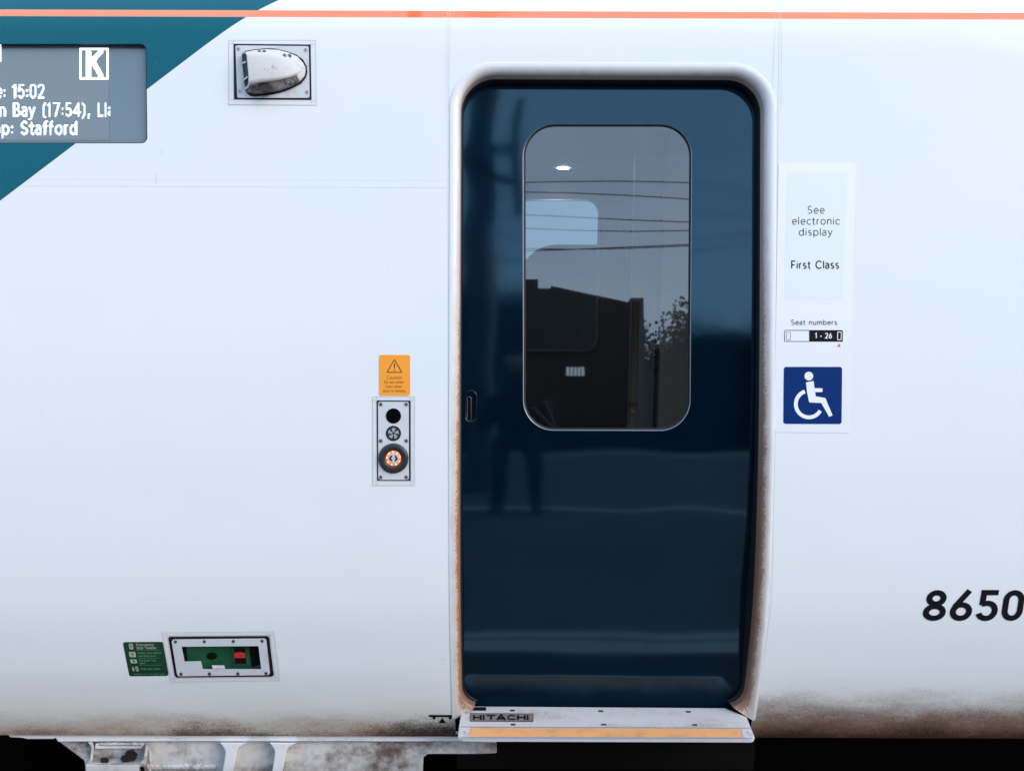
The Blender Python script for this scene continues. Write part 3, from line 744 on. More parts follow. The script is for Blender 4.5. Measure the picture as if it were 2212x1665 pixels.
slab('buzzer', circ(849.9, 935.3, 16.5, 36), .003, .0048, M_bezel, ctl, bev=.001)
mb = MB()
for r_, off in ((10.2, 12), (7.0, 30), (4.0, 6)):
    for k in range(5):
        a0 = 90 - 36 + 10 + k * 72 + (off - 12) * .4
        line(mb, circ(849.9, 935.3, r_, 8, None, a0, a0 + 52), .95, .0051)
mb.done('buzzer_slots', M_cap, ctl)
n = 48; v = []; prof_b = [(32.6, .003), (32.2, .007), (30, .0115), (24.5, .013), (21, .0115), (17.0, .0095), (16.2, .007)]
f = []
for r_, l in prof_b: v += [P(*p, l) for p in circ(849.9, 989.3, r_, n)]
for j in range(len(prof_b) - 1):
    for i in range(n): f.append((j*n + i, j*n + (i+1) % n, (j+1)*n + (i+1) % n, (j+1)*n + i))
orient(mk('button_bezel', v, f, M_bezel, ctl, True, label='round black button surround'))
v = []; f = []; pr = [(16.9, .0072), (15.2, .0095), (12.6, .0102), (11.4, .0090)]
for r_, l in pr: v += [P(*p, l) for p in circ(849.9, 989.3, r_, n)]
for j in range(len(pr) - 1):
    for i in range(n): f.append((j*n + i, j*n + (i+1) % n, (j+1)*n + (i+1) % n, (j+1)*n + i))
orient(mk('button_light_ring', v, f, M_ring, ctl, True, label='orange lit ring round the door button'))
for k in range(9):
    a = R(14 + k * 40); x, y = 849.9 + 14.0 * math.cos(a), 989.3 - 14.0 * math.sin(a)
    mbz = MB(); mbz.add([P(*p, .0106) for p in circ(x, y, 1.5, 10)], [tuple(range(10))]); mbz.done('button_diode', M_ledspot, ctl)
slab('open_button', circ(849.9, 989.3, 11.4, 32), .006, .0125, M_cap, ctl, bev=.0015)
mb = MB()
for sg in (-1, 1): line(mb, [(849.9 + sg*3.6, 983.6), (849.9 + sg*7.6, 989.3), (849.9 + sg*3.6, 995)], 1.75, .0130)
mb.done('button_arrows', M_ink, ctl)

cau = slab('caution_sticker', roundpoly([(818.6, 766), (885.8, 766), (886, 854), (818.8, 854)], 5, 6), .0002, .0012, M_orange, train, 'orange caution sticker above the button panel')
mb = MB(); line(mb, roundpoly([(852, 776), (868.4, 803.6), (835.8, 803.6)], 1.2, 4) + [roundpoly([(852, 776), (868.4, 803.6), (835.8, 803.6)], 1.2, 4)[0]], .85, .0016)
mb.add([P(*p, .0016) for p in ((850.7, 784.6), (853.5, 784.6), (852.9, 795.2), (851.3, 795.2))], [(0, 3, 2, 1)]); mb.add([P(*p, .0016) for p in circ(852.1, 799.2, 1.5, 12)], [tuple(range(12))])
mb.done('warning_triangle', M_brown, cau)
for t, x0, x1, b_, cp, wt_ in (('Caution', 835.5, 868.2, 818.2, 6.6, .13), ('Do not enter', 830.2, 872.5, 827.2, 5.4, .15), ('train when', 833, 868.2, 836.7, 5.4, .15), ('door is closing', 827.4, 875.7, 846, 5.4, .15)):
    mb = MB(); text_into(mb, t, x0, x1, b_, cp, wt_, .0016); mb.done('lettering', M_browntext, cau)

# --- information sticker
info = slab('information_sticker', roundpoly([(1681.8, 352.4), (1849.2, 352.2), (1837.4, 934.6), (1672.4, 932.8)], 4, 4), .0002, .0011, M_sheet, train, 'tall white sticker right of the door with black lettering and blue wheelchair sign', rows=30)
slab('grey_field', roundpoly([(1701, 372), (1831, 372), (1819.5, 647), (1695.6, 646)], 3, 3), .0011, .0014, M_sheetgrey, info, rows=16)
for t, x0, x1, b_, cp, wt_, mm_ in (('See', 1744.4, 1781, 460.6, 15.5, .105, M_inkgrey), ('electronic', 1711, 1814, 484.4, 15.5, .105, M_inkgrey), ('display', 1726, 1798, 508.2, 15.5, .105, M_inkgrey),
                                    ('First Class', 1709, 1812.4, 579.3, 15.8, .155, M_ink), ('Seat numbers', 1709, 1808.3, 700.8, 10.3, .13, M_inkgrey)):
    mb = MB(); text_into(mb, t, x0, x1, b_, cp, wt_, .0018, track=.17); mb.done('lettering', mm_, info)
dia = slab('seat_diagram', roundpoly([(1748, 712.4), (1820.8, 712.6), (1820.4, 737.6), (1748, 737.4)], [0, 3, 0, 0], 4), .0011, .0016, M_ink, info)
mb = MB(); fr = roundpoly([(1748, 713), (1695.2, 713), (1694.8, 737), (1748, 737)], [0, 3, 0, 0], 4); line(mb, fr, .7, .0016)
line(mb, roundpoly([(1699, 717), (1707.5, 717), (1707.3, 733.6), (1698.8, 733.6)], 1, 2) + [(1699.5, 717)], .4, .0016); mb.done('carriage_outline', M_inkgrey, info)
mb = MB(); text_into(mb, '1 - 26', 1760.8, 1797, 729.7, 10.4, .19, .0020); q = roundpoly([(1809.6, 716.6), (1817.4, 716.6), (1817, 733.4), (1809.2, 733.4)], 1, 2); line(mb, q + [q[0]], .8, .0020); mb.done('lettering', M_pict, info)
mb = MB(); mb.add([P(*p, .0016) for p in ((1812.3, 741.2), (1808.3, 748.6), (1816.4, 748.6))], [(0, 1, 2)]); mb.done('pink_arrow', M_pink, info)
sq = slab('wheelchair_sign', roundpoly([(1693.2, 791.8), (1819.2, 791.8), (1818, 915.3), (1692, 914.8)], 5.5, 6), .0011, .0017, M_blue, info, 'blue square sign with white wheelchair user', rows=10)
wz = lambda x, y: (1678.7 + x * .15263, 684.7 + y * .15263)
mb = MB(); L_ = .0022
mb.add([P(*p, L_) for p in circ(*wz(449, 832), 9.4, 28)], [tuple(range(28))])
tor = [(408, 918), (516, 900), (545, 1115), (548, 1120), (672, 1140), (690, 1155), (785, 1385), (778, 1395), (742, 1408), (728, 1404), (625, 1212), (462, 1208), (452, 1200), (425, 1060)]
# torso and leg as three plain quads that only touch
def pq(*pts): mb.add([P(*wz(*p), L_) for p in pts], [tuple(range(len(pts)))])
pq((408, 922), (516, 900), (546, 1118), (462, 1205), (452, 1198), (424, 1060))
pq((546, 1118), (675, 1140), (625, 1212), (462, 1205)); pq((675, 1140), (686, 1150), (785, 1388), (736, 1408), (625, 1212))
pq((529, 1003), (636, 1005), (643, 1014), (643, 1050), (635, 1058), (537, 1058))
line(mb, [wz(450 + 185*math.cos(R(a)), 1228 - 187*math.sin(R(a))) for a in range(108, 334, 6)], 4.1, L_)
mb.done('wheelchair_symbol', M_pict, info)

# --- fleet number: heavy slanted numerals
def heavy(parent, strokes, x0, base, cap, hw, slant):
    mb = MB(); strokes_mesh(mb, strokes, hw, lambda x, y, k: P(x0 + x * cap * 1.13 + slant * y * cap, base - y * cap, .0012 + .00003 * k)); return mb.done('numeral', M_ink, parent)
W_ = .088
NUM = {
 '8': [A(.30, .735, .205, .185, 0, 360, 26), A(.30, .275, .245, .195, 0, 360, 26)],
 '6': [A(.31, .30, .235, .222, 0, 360, 26), [(.10, .44), (.475, .995)]],
 '5': [[(.57, .925), (.15, .925), (.145, .51)], [(.13, .545), (.30, .575)] + A(.30, .325, .235, .25, 90, -70, 14) + A(.30, .30, .235, .225, -80, -165, 6)],
 '0': [[(.09, .33), (.09, .67)] + A(.31, .67, .22, .25, 180, 0, 12) + [(.53, .33)] + A(.31, .33, .22, .25, 0, -180, 12)]}
for ch, x0 in (('8', 1993.5), ('6', 2050), ('5', 2106), ('0', 2160.5)):
    heavy(train, NUM[ch], x0, 1339.5, 65.5, W_, .155)['label'] = 'bold black slanted numeral ' + ch

# --- emergency door release and its instruction sticker
em = lambda x, y: (243 + x * .16975, 1347.4 + y * .16975)
erp_o = roundpoly([em(748, 190), em(1955, 178), em(2008, 645), em(825, 660)], [6, 6, 6, 6], 5)
erp_in = [em(880, 284), em(1858, 276), em(1893, 568), em(1148, 566), em(1127, 466), em(918, 472)]
film(train, [em(627, 107), em(2052, 93), em(2128, 718), em(740, 735)], [em(695, 148), em(2006, 138), em(2066, 676), em(786, 688)])
# face plate with an L-shaped opening: filled by triangulation
bm = bmesh.new(); loops = []
for pts_ in (erp_o, erp_in):
    vv = [bm.verts.new(P(*p, .002)) for p in pts_]; loops.append([bm.edges.new((vv[i], vv[(i+1) % len(vv)])) for i in range(len(vv))])
bmesh.ops.triangle_fill(bm, edges=[e for l in loops for e in l], use_beauty=True)
bm.verts.ensure_lookup_table(); bm.faces.ensure_lookup_table()
fv = [x.co.copy() for x in bm.verts]; bm.verts.index_update(); ff = [tuple(x.index for x in fc.verts) for fc in bm.faces]; bm.free()
mb = MB(); mb.add(fv, ff)
for pts_, dep in ((erp_o, -.006), (erp_in, -.03)):
    for i in range(len(pts_)):
        a, b = pts_[i], pts_[(i+1) % len(pts_)]; mb.quad(P(*a, .002), P(*b, .002), P(*b, dep), P(*a, dep))
erl = orient(mb.done('emergency_release', M_plate, train, label='emergency door release: pale screwed frame, green recess and red latch'))
ring('gasket', roundpoly([(362, 1373), (582.5, 1371.4), (593, 1461.5), (377, 1463.5)], [6, 6, 6, 6], 5), inset(erp_o, .6), [(0, .0006), (.3, -.003), (1, -.004)], M_rubber, erl, smooth=False)
back = MB(); back.add([P(*em(*p), -.030) for p in ((850, 240), (1920, 240), (1940, 620), (870, 620))], [(0, 3, 2, 1)]); back.done('recess_back', M_greenp, erl, label='green back of the release recess')
slab('key_hole', circ(*em(1262, 405), 11.5, 24, 7.9), -.030, -.028, M_void, erl)
# black latch housing with red latch
mb = MB(); hx = [em(1500, 296), em(1738, 292), em(1775, 540), em(1528, 540)]
hi_ = [em(1545, 305), em(1690, 302), em(1705, 500), em(1560, 505)]
for i in range(4):
    a, b, c_, d_ = hx[i], hx[(i+1) % 4], hi_[(i+1) % 4], hi_[i]
    mb.quad(P(*a, -.030), P(*b, -.030), P(*c_, -.010), P(*d_, -.010))
mb.done('latch_housing', M_greenp, erl)
mb = MB(); mb.add([P(*p, -.0115) for p in hi_], [(0, 3, 2, 1)]); mb.done('latch_pocket', M_void, erl)
slab('latch', [em(1548, 362), em(1628, 352), em(1688, 368), em(1692, 428), em(1556, 430)], -.011, -.004, M_red, erl, 'small red latch', bev=.001)
screw(erl, *em(1636, 397), 2.2, -.0038, 'latch_pin', dark=True)
slab('side_slot', [em(1740, 285), em(1858, 281), em(1890, 500), em(1800, 545), em(1775, 540)], -.0295, -.027, M_void, erl)
slab('side_slot', [em(884, 288), em(935, 288), em(952, 460), em(918, 466)], -.0295, -.027, M_void, erl)
slab('stop_tab', [em(1262, 520), em(1422, 520), em(1432, 562), em(1276, 562)], -.0295, -.008, M_plate, erl)
for x, y in ((800, 222), (1168, 220), (1537, 217), (1903, 213), (872, 632), (1233, 630), (1595, 628), (1953, 625)): screw(erl, *em(x, y), 3.0, .0022, dark=True)

est = slab('emergency_sticker', roundpoly([(265, 1385.6), (351.6, 1385), (364.7, 1458.6), (279.5, 1459.4)], 4.5, 5), .0002, .0010, M_green, train, 'dark green instruction sticker left of the emergency release', rows=6)
for t, x, y0, w_, cp in (('Emergency', 300, 275, 225, 30), ('door release', 308, 315, 246, 30), ('Rotate latch before', 322, 374, 298, 22), ('operating lever', 330, 412, 225, 22),
                         ('Pull lever fully', 340, 470, 212, 22), ('back', 348, 505, 68, 22), ('Slide door open', 358, 577, 250, 22), ('Penalty for improper use', 270, 640, 388, 15)):
    mb = MB(); a, b = em(x, y0), em(x + w_, y0 - 3); text_into(mb, t, a[0], b[0], a[1], cp * .17, .17, .0014, base1=b[1]); mb.done('lettering', M_greentext if y0 > 320 else M_cream, est)
for x, y, w_, h_ in ((204, 246, 50, 72), (206, 350, 82, 66), (222, 446, 82, 48), (288, 536, 34, 60)):
    s_ = 14
    pt_ = slab('pictogram', roundpoly([em(x, y), em(x + w_, y), em(x + w_ + s_, y + h_), em(x + s_, y + h_)], 1.2, 2), .0010, .0015, M_cream, est)
    mb = MB(); line(mb, [em(x + w_*.35, y + h_*.25), em(x + w_*.65 + 6, y + h_*.45), em(x + w_*.4 + 10, y + h_*.8)], .9, .0019); mb.done('pictogram_mark', M_green, est)
mb = MB(); line(mb, [em(262, 540), em(255, 565), em(272, 598)], 1.1, .0015); line(mb, [em(258, 560), em(283, 572)], .8, .0017); mb.done('pictogram', M_cream, est)
for y in (330, 432, 520): mb = MB(); line(mb, [em(300 + (y-330)*.17, y), em(600 + (y-330)*.17, y - 4)], .25, .0013); mb.done('divider', M_greentext, est)

# --- jacking mark beside the step
mb = MB(); mb.add([P(*p, .0012) for p in ((926.6, 1542.6), (983, 1543), (983, 1548), (926.8, 1547.4))], [(0, 3, 2, 1)])
mb.add([P(*p, .0012) for p in ((955.3, 1549), (947, 1560.3), (964, 1560.5))], [(0, 1, 2)])
for x in (937.7, 972.5): mb.add([P(*p, .0014) for p in circ(x, 1549.3, 3.2, 12)], [tuple(range(12))])
mb.done('jacking_mark', M_ink, train, label='black jacking point mark left of the step')
# scratches in the paint
for a, b, hw in (((348, 324), (344.5, 337), .5), ((339, 375), (335.5, 388), .8), ((337, 390), (335.8, 396), .9), ((821, 578), (826, 579), .5), ((834, 579.5), (840, 580), .4), ((1966, 1376), (1969, 1377), .6), ((2200, 1496), (2212, 1497), 1.0),
                 ((735, 604), (738, 605), .4), ((85, 888), (92, 889), .4), ((508, 838), (516, 839), .4), ((42, 1148), (48, 1149), .5), ((952, 1424), (963, 1420), .7), ((1957, 683), (1959, 688), .4), ((2052, 797), (2057, 798), .4), ((1921, 1268), (1927, 1267), .5)):
    mb = MB(); line(mb, [a, ((a[0]+b[0])/2 + .4, (a[1]+b[1])/2), b], hw * .6, .0008); mb.done('paint_scratch', M_tapel, train)

# --- entrance step
ST = 1.519
Hs = lambda x, y: H(x, y, ST)
top_ = [(1018, 1524), (1566, 1527.8), (1590, 1537.5), (1613, 1547.5), (1622, 1570), (1630, 1590), (1628, 1594.5), (1622, 1597), (1000, 1595), (991, 1592.5), (989, 1588), (991, 1570), (995, 1545), (1004, 1536)]
topv = [Hs(*p) for p in top_]
step = MB(); step.prism(topv, [p - Vector((0, 0, .010)) for p in topv])
step = orient(step.done('door_step', M_alu, train, label='worn metal door step with orange edge strip')); bevel(step, .002)
bx0, bx1 = Hs(1018, 1524), Hs(1566, 1528)
def onstep(name, pts, h0, h1, m_, parent=step, label=None, bev=0):
    mb = MB(); mb.prism([Hs(*p) + Vector((0, 0, h1)) for p in pts], [Hs(*p) + Vector((0, 0, h0)) for p in pts]); o = orient(mb.done(name, m_, parent, label=label))
    if bev: bevel(o, bev)
    return o
onstep('tread_strip', [(1016.5, 1570.8), (1599, 1573.2), (1603, 1591.5), (1014.5, 1590)], -.001, .0012, M_tread, label='orange gritty anti-slip strip along the step edge')
onstep('end_cap', [(992.5, 1570.6), (1014.5, 1570.8), (1012.5, 1590), (991, 1589.8)], -.001, .0020, M_alu, bev=.001)
onstep('end_cap', [(1601, 1573.2), (1621.5, 1573.4), (1628, 1591), (1605, 1591.4)], -.001, .0020, M_alu, bev=.001)
onstep('edge_trim', [(992, 1568.6), (1622, 1571.2), (1622.5, 1572.8), (992, 1570.2)], -.001, .0016, M_edge)
onstep('edge_trim', [(992, 1591.2), (1628, 1592.6), (1624, 1597.2), (998, 1595.2)], -.0005, .0022, M_edge, bev=.001)
for x, y in ((1002.5, 1581), (1615, 1582)): onstep('step_stud', circ(x, y, 1.6, 8, .9), .001, .003, M_stud)
for x, y in ((1107, 1533.6), (1298, 1534.9), (1487, 1536.4), (1108.5, 1564), (1304, 1564), (1501, 1564.8), (700, 0)):
    if x > 900: onstep('step_stud', [(x-5, y-1.6), (x+5, y-1.5), (x+5, y+1.8), (x-5, y+1.7)], -.001, .0014, M_stud)
onstep('step_block', [(1026, 1528.0), (1050, 1528.2), (1050, 1534.0), (1022, 1533.8)], 0, .004, M_black)
onstep('maker_plate', [(1016.5, 1540.6), (1151.5, 1541.4), (1151.5, 1557.8), (1015.8, 1557)], -.001, .0014, M_maker, label='small brown metal maker plate with black lettering')
mb = MB(); fr = [(1016.5, 1540.6), (1151.5, 1541.4), (1151.5, 1557.8), (1015.8, 1557), (1016.5, 1540.6)]
line(mb, fr, .7, .0018, 0, lambda x, y, l: Hs(x, y) + Vector((0, 0, l))); mb.done('plate_border', M_stud, step)
mb = MB(); HI = {'H': [[(.1, 0), (.1, 1)], [(.9, 0), (.9, 1)], [(.1, .5), (.9, .5)]], 'I': [[(.16, 0), (.16, 1)]], 'T': [[(0, .9), (1, .9)], [(.5, .9), (.5, 0)]],
                 'A': [[(.02, 0), (.5, 1), (.98, 0)], [(.2, .3), (.8, .3)]], 'C': [A(.55, .5, .45, .42, 38, 322, 16)]}
x = 1022.0
for ch in 'HITACHI':
    w_ = 6.2 if ch == 'I' else 18.5
    for k, s__ in enumerate(HI[ch]):
        vertical = len(s__) == 2 and abs(s__[0][0] - s__[1][0]) < .01
        q = [(x + a * (w_ if ch != 'I' else w_), 1554.6 - b * 10.6) for a, b in s__]
        line(mb, q, 2.0 if vertical or ch == 'A' else 1.45, .0020 + .00004 * k, 0, lambda x_, y_, l: Hs(x_, y_) + Vector((0, 0, l)))
    x += w_ + (3.3 if ch != 'I' else 1.6)
mb.done('lettering', M_ink, step)
# threshold riser between step and door
mb = MB(); a, b = Hs(985, 1530), Hs(1640, 1530)
mb.quad(Vector((a.x, topv[0].y + .01, topv[0].z + .002)), Vector((a.x, topv[0].y + .01, topv[0].z - .25)), Vector((b.x, topv[0].y + .01, topv[0].z - .25)), Vector((b.x, topv[0].y + .01, topv[0].z + .002)))
mb.done('step_riser', M_void, train)

# --- underframe
def box_px(name, pts, w0, w1, m_, parent, label=None, bev=.002):
    mb = MB(); mb.prism([G(*p, w0) for p in pts], [G(*p, w1) for p in pts]); o = orient(mb.done(name, m_, parent, label=label))
    if bev: bevel(o, bev)
    return o
WS = 0.235
sol = box_px('solebar', [(17, 1576), (30, 1576), (990, 1578), (1072, 1579), (1072, 1603), (990, 1600.5), (640, 1600), (240, 1600), (126, 1601), (120, 1592), (117, 1594.5), (60, 1594.8), (45, 1592), (22, 1591), (16, 1583)], WS, WS + .10, M_flange, train, 'white solebar flange below the car side', .003)
frm = box_px('underframe_plate', [(126, 1599), (240, 1600), (560, 1600), (1073, 1601), (1073, 1625), (1040, 1627), (925, 1627), (915, 1634), (912, 1690), (186, 1690), (184, 1650), (182, 1641)], WS + .018, WS + .034, M_frame, train, 'stained grey underframe plate hanging below the solebar')
# bracket box with a ledge and two bolt heads
bro = [(190, 1602), (336, 1602), (318, 1612), (310, 1640), (306, 1690), (184, 1690), (184, 1651), (196, 1641), (193, 1612)]
box_px('bracket_flange', [(189, 1601.5), (197.5, 1612), (194, 1642), (184, 1650), (184, 1690), (190, 1690), (189.5, 1652), (200, 1643), (202.5, 1611), (200, 1601.5)], WS - .012, WS + .02, M_frame, frm, None, .002)
led_y = [(186, 1651), (195, 1641.5), (304, 1642), (317, 1630), (309, 1651)]
mb = MB(); a = [G(184, 1650.5, WS - .05), G(305, 1650.5, WS - .05), G(316, 1634, WS + .018), G(195, 1640, WS + .018)]
mb.prism(a, [p - Vector((0, 0, .008)) for p in a]); orient(mb.done('bracket_ledge', M_frame, frm))
box_px('bracket_front', [(185, 1651), (301, 1650.5), (300, 1700), (187, 1700)], WS - .052, WS - .04, M_frame, frm)
box_px('bracket_side', [(302, 1650), (318, 1632), (318, 1604), (314, 1612), (311, 1634), (300, 1652), (301, 1700), (316, 1700), (313, 1655)], WS - .045, WS + .02, M_frame, frm)
def weldline(name, x0, x1, y, amp, step_, w, parent, vertical=False):
    mb = MB(); t = x0
    while t < x1:
        rr = amp * random.uniform(.85, 1.15); yy = y + random.uniform(-.6, .6)
        c_ = (t, yy) if not vertical else (yy, t)
        k = []
        for ring_, (sc, dep) in enumerate(((1, 0), (.8, .0035), (.4, .006))):
            k.append([G(*(q), w - dep) for q in circ(c_[0], c_[1], (rr * .62 if not vertical else rr) * sc, 10, (rr if not vertical else rr * .62) * sc)])
        mb.add(k[0] + k[1] + k[2], [(i, (i+1) % 10, 10 + (i+1) % 10, 10 + i) for i in range(10)] + [(10+i, 10+(i+1) % 10, 20+(i+1) % 10, 20+i) for i in range(10)] + [tuple(range(20, 30))])
        t += step_
    return orient(mb.done(name, M_weld, parent, True))
box_px('bracket_lip', [(206, 1604), (312, 1604), (306, 1616), (204, 1616.5)], WS + .006, WS + .02, M_flange, frm, None, .004)
weldline('weld_bead', 216, 306, 1606.5, 3.6, 3.0, WS + .004, frm)
weldline('weld_bead', 320, 466, 1656, 7.5, 4.2, WS + .016, frm)
weldline('weld_bead', 1622, 1665, 324, 4.0, 3.2, WS + .016, frm, True)
for cx, cy, r_, hh in ((226, 1641, 10.5, 7.5), (271, 1637, 12, 9), (283, 1630, 15, 14)):
    box_px('bolt_head', roundpoly([(cx + r_*math.cos(R(a)), cy - hh*math.sin(R(a))) for a in range(10, 370, 60)], 2, 3), WS - .035, WS + .01, M_bolt, frm, 'black greasy bolt head', .003)
for dx in (0, 107):
    mbp = [(471 + dx, 1603), (478 + dx, 1613), (480 + dx, 1628), (470 + dx, 1690), (494 + dx, 1690), (503 + dx, 1626), (507 + dx, 1615), (528 + dx if dx == 0 else 613.5 - 6, 1603)]
    mbp = [(832 * 0 + x, y) for x, y in mbp]
    pts = [(468 + dx, 1602), (486 + dx * .0 + dx, 1624)]
    o = box_px('stiffener_rib', [(473 + dx*.495*2 - dx, 1602)] if False else [(474 + dx, 1602.5), (483 + dx, 1613), (487 + dx, 1622), (485 + dx, 1640), (474.5 + dx, 1700), (497 + dx, 1700), (508 + dx, 1640), (511 + dx, 1622), (517 + dx, 1613), (534 + dx, 1602.5)], WS - .03, WS + .02, M_flange, frm, 'flared white stiffener rib', .003)
# black block added to stand for the shade under the floor
def box_w(name, x0, x1, y0, y1, z0, z1, m_, parent=None, label=None, bev=0.0):
    mb = MB(); mb.prism([Vector((x0, y0, z0)), Vector((x1, y0, z0)), Vector((x1, y0, z1)), Vector((x0, y0, z1))], [Vector((x0, y1, z0)), Vector((x1, y1, z0)), Vector((x1, y1, z1)), Vector((x0, y1, z1))])
    o = orient(mb.done(name, m_, parent, label=label))
    if bev: bevel(o, bev)
    return o
ZF = CAMH - ST                       # level of the step
box_w('underfloor_shade_block', -5, 5, .62, 2.2, -.62, ZF - .12, M_void, train, 'black block standing for the shade under the floor')

# --- vestibule seen through the door glass
M_vest = mat('vestibule_panel', (0.06, 0.068, 0.08), 0.45)
M_beige = mat('beige_partition', (0.62, 0.48, 0.36), 0.5)
M_grey = mat('grey_partition', (0.42, 0.42, 0.44), 0.5)
M_pole = mat('grab_rail_enamel', (0.42, 0.27, 0.14), 0.25, 0.3)
M_ceil = mat('vestibule_ceiling', (0.25, 0.26, 0.29), 0.5)
M_lamp = mat('lit_lamp', (1, 1, 1), 0.4, emit=(1, 0.97, 0.92), estr=110)
YI, YO = .36, 2.75
box_w('vestibule_floor', -.55, 1.05, YI, YO, ZF + .02, ZF + .06, M_void, train)
box_w('vestibule_ceiling', -.55, 1.05, YI, YO, ZF + 2.14, ZF + 2.18, M_ceil, train)
box_w('vestibule_wall', -.59, -.55, YI, YO, ZF + .02, ZF + 2.18, M_vest, train)
box_w('vestibule_wall', 1.05, 1.09, YI, YO, ZF + .02, ZF + 2.18, M_beige, train)
# opposite wall with its own door window
def ray_y(px, py, y):
    qx, qy = U(px, py); r_ = FWD * DIST + RIGHT * ((qx - CX) * PX) - UP * ((qy - CY) * PX)
    return CAM + r_ * ((y - CAM.y) / r_.y)
w0, w1 = ray_y(1298, 428, 2.7), ray_y(1298, 762, 2.7)
wx1 = w0.x; wx0 = wx1 - .565; wz1 = w0.z; wz0 = w1.z
fo = roundpoly([(wx0, wz1), (wx1, wz1), (wx1, wz0), (wx0, wz0)], .10, 10)
bm = bmesh.new(); es = []
for pts_ in ([(-.55, ZF + .06), (1.05, ZF + .06), (1.05, ZF + 2.14), (-.55, ZF + 2.14)], fo):
    vv = [bm.verts.new((p[0], 2.7, p[1])) for p in pts_]; es += [bm.edges.new((vv[i], vv[(i+1) % len(vv)])) for i in range(len(vv))]
bmesh.ops.triangle_fill(bm, edges=es, use_beauty=True); bm.verts.index_update()
far = mk('far_door', [x.co.copy() for x in bm.verts], [tuple(x.index for x in fc.verts) for fc in bm.faces], M_vest, train, label='far side door seen through the window'); bm.free()
mk('window_pane', [Vector((p[0], 2.72, p[1])) for p in fo], [tuple(range(len(fo)))], M_farglass, far)
fi = inset(fo, .02)
n = len(fo); v = [Vector((p[0], 2.7, p[1])) for p in fo] + [Vector((p[0], 2.685, p[1])) for p in fo] + [Vector((p[0], 2.69, p[1])) for p in fi]
mk('window_frame', v, [(i, (i+1) % n, n+(i+1) % n, n+i) for i in range(n)] + [(n+i, n+(i+1) % n, 2*n+(i+1) % n, 2*n+i) for i in range(n)], M_wframe, far, True)
# partition panels and the grab rail on the right of the vestibule
pa, pb, pc = ray_y(1363, 700, 1.25), ray_y(1428, 700, 1.1), ray_y(1500, 700, .9)
box_w('partition_panel', pa.x, pb.x + .002, 1.25, 1.29, ZF + .06, ZF + 2.14, M_grey, train)
box_w('partition_panel', pb.x, pc.x + .2, 1.10, 1.14, ZF + .06, ZF + 2.14, M_beige, train)
def tube(name, a, b, r_, m_, parent, seg=16):
    d = (b - a).normalized(); s1 = d.orthogonal().normalized(); s2 = d.cross(s1); v = []
    for p in (a, b): v += [p + s1 * (r_ * math.cos(2*math.pi*i/seg)) + s2 * (r_ * math.sin(2*math.pi*i/seg)) for i in range(seg)]
    return mk(name, v, [(i, (i+1) % seg, seg + (i+1) % seg, seg + i) for i in range(seg)] + [tuple(range(seg)), tuple(range(2*seg-1, seg-1, -1))], m_, parent, True)
ra = ray_y(1374, 650, .85)
tube('grab_rail', Vector((ra.x, .85, ra.z)), Vector((ra.x, .85, ZF + .5)), .017, M_pole, train)
rz = ray_y(1374, 868, .85).z
tube('rail_collar', Vector((ra.x, .85, rz)), Vector((ra.x, .85, rz - .05)), .021, M_pole, train)
lp = H(1217, 363, CAMH - (ZF + 2.139))
mk('ceiling_lamp', [lp + Vector((.034 * math.cos(a_ * math.pi / 12), .034 * math.sin(a_ * math.pi / 12), -.002)) for a_ in range(24)], [tuple(range(23, -1, -1))], M_lamp, train, label='small lit downlight inside the vestibule')

# =====================================================================================================
# WHAT STANDS BEHIND THE PHOTOGRAPHER (seen as reflections) AND BEYOND THE TRAIN
# =====================================================================================================
M_tarmac = dirty('platform_tarmac', (0.12, 0.12, 0.122), (0.15, 0.147, 0.143), 3, 0.4, 0.8, 0.85)
M_paving = dirty('platform_paving', (0.13, 0.13, 0.132), (0.10, 0.098, 0.096), 3, 0.4, 0.8, 0.85)
M_coping = dirty('platform_coping', (0.035, 0.034, 0.034), (0.055, 0.052, 0.05), 4, 0.4, 0.8, 0.8)
M_line = dirty('worn_white_line', (0.50, 0.50, 0.48), (0.34, 0.34, 0.33), 6, 0.45, 0.8, 0.7)
M_ballast = dirty('track_ballast', (0.05, 0.042, 0.036), (0.09, 0.075, 0.065), 30, 0.4, 0.7, 0.9)
def st_box(name, *a, m_): o = box_w(name, *a, m_); o['kind'] = 'structure'; return o
st_box('platform', -25, 25, -9.2, -1.25, -1.0, 0, m_=M_tarmac)
st_box('platform_paving', -25, 25, -1.248, -.672, -1.0, 0, m_=M_paving)
st_box('platform_line', -25, 25, -.668, -.622, -1.0, .001, m_=M_line)
st_box('platform_line', -25, 25, -.606, -.532, -1.0, .003, m_=M_line)
st_box('platform_edge', -25, 25, -.530, -.18, -1.0, .002, m_=M_coping)
st_box('platform_line', -25, 25, -3.16, -3.02, -.02, .006, m_=M_line)
st_box('platform_line', -25, 25, -7.6, -7.3, -.02, .006, m_=M_line)
st_box('ground', -600, 600, -600, 600, -1.6, -1.02, m_=M_ballast)

M_brick = dirty('dark_brick_wall', (0.030, 0.022, 0.020), (0.020, 0.015, 0.014), 2, 0.4, 0.8, 0.9)
M_roofm = mat('slate_roof', (0.035, 0.037, 0.042), 0.8)
M_dkglass = mat('unlit_window', (0.01, 0.011, 0.012), 0.15)
M_post = mat('grey_green_post_paint', (0.03, 0.035, 0.04), 0.5)
M_wire = mat('overhead_wire_copper', (0.02, 0.02, 0.02), 0.6)
M_leaf = dirty('dull_leaves', (0.050, 0.036, 0.026), (0.032, 0.024, 0.018), 12, 0.4, 0.7, 0.9)
M_bark = mat('bark', (0.06, 0.045, 0.035), 0.9)

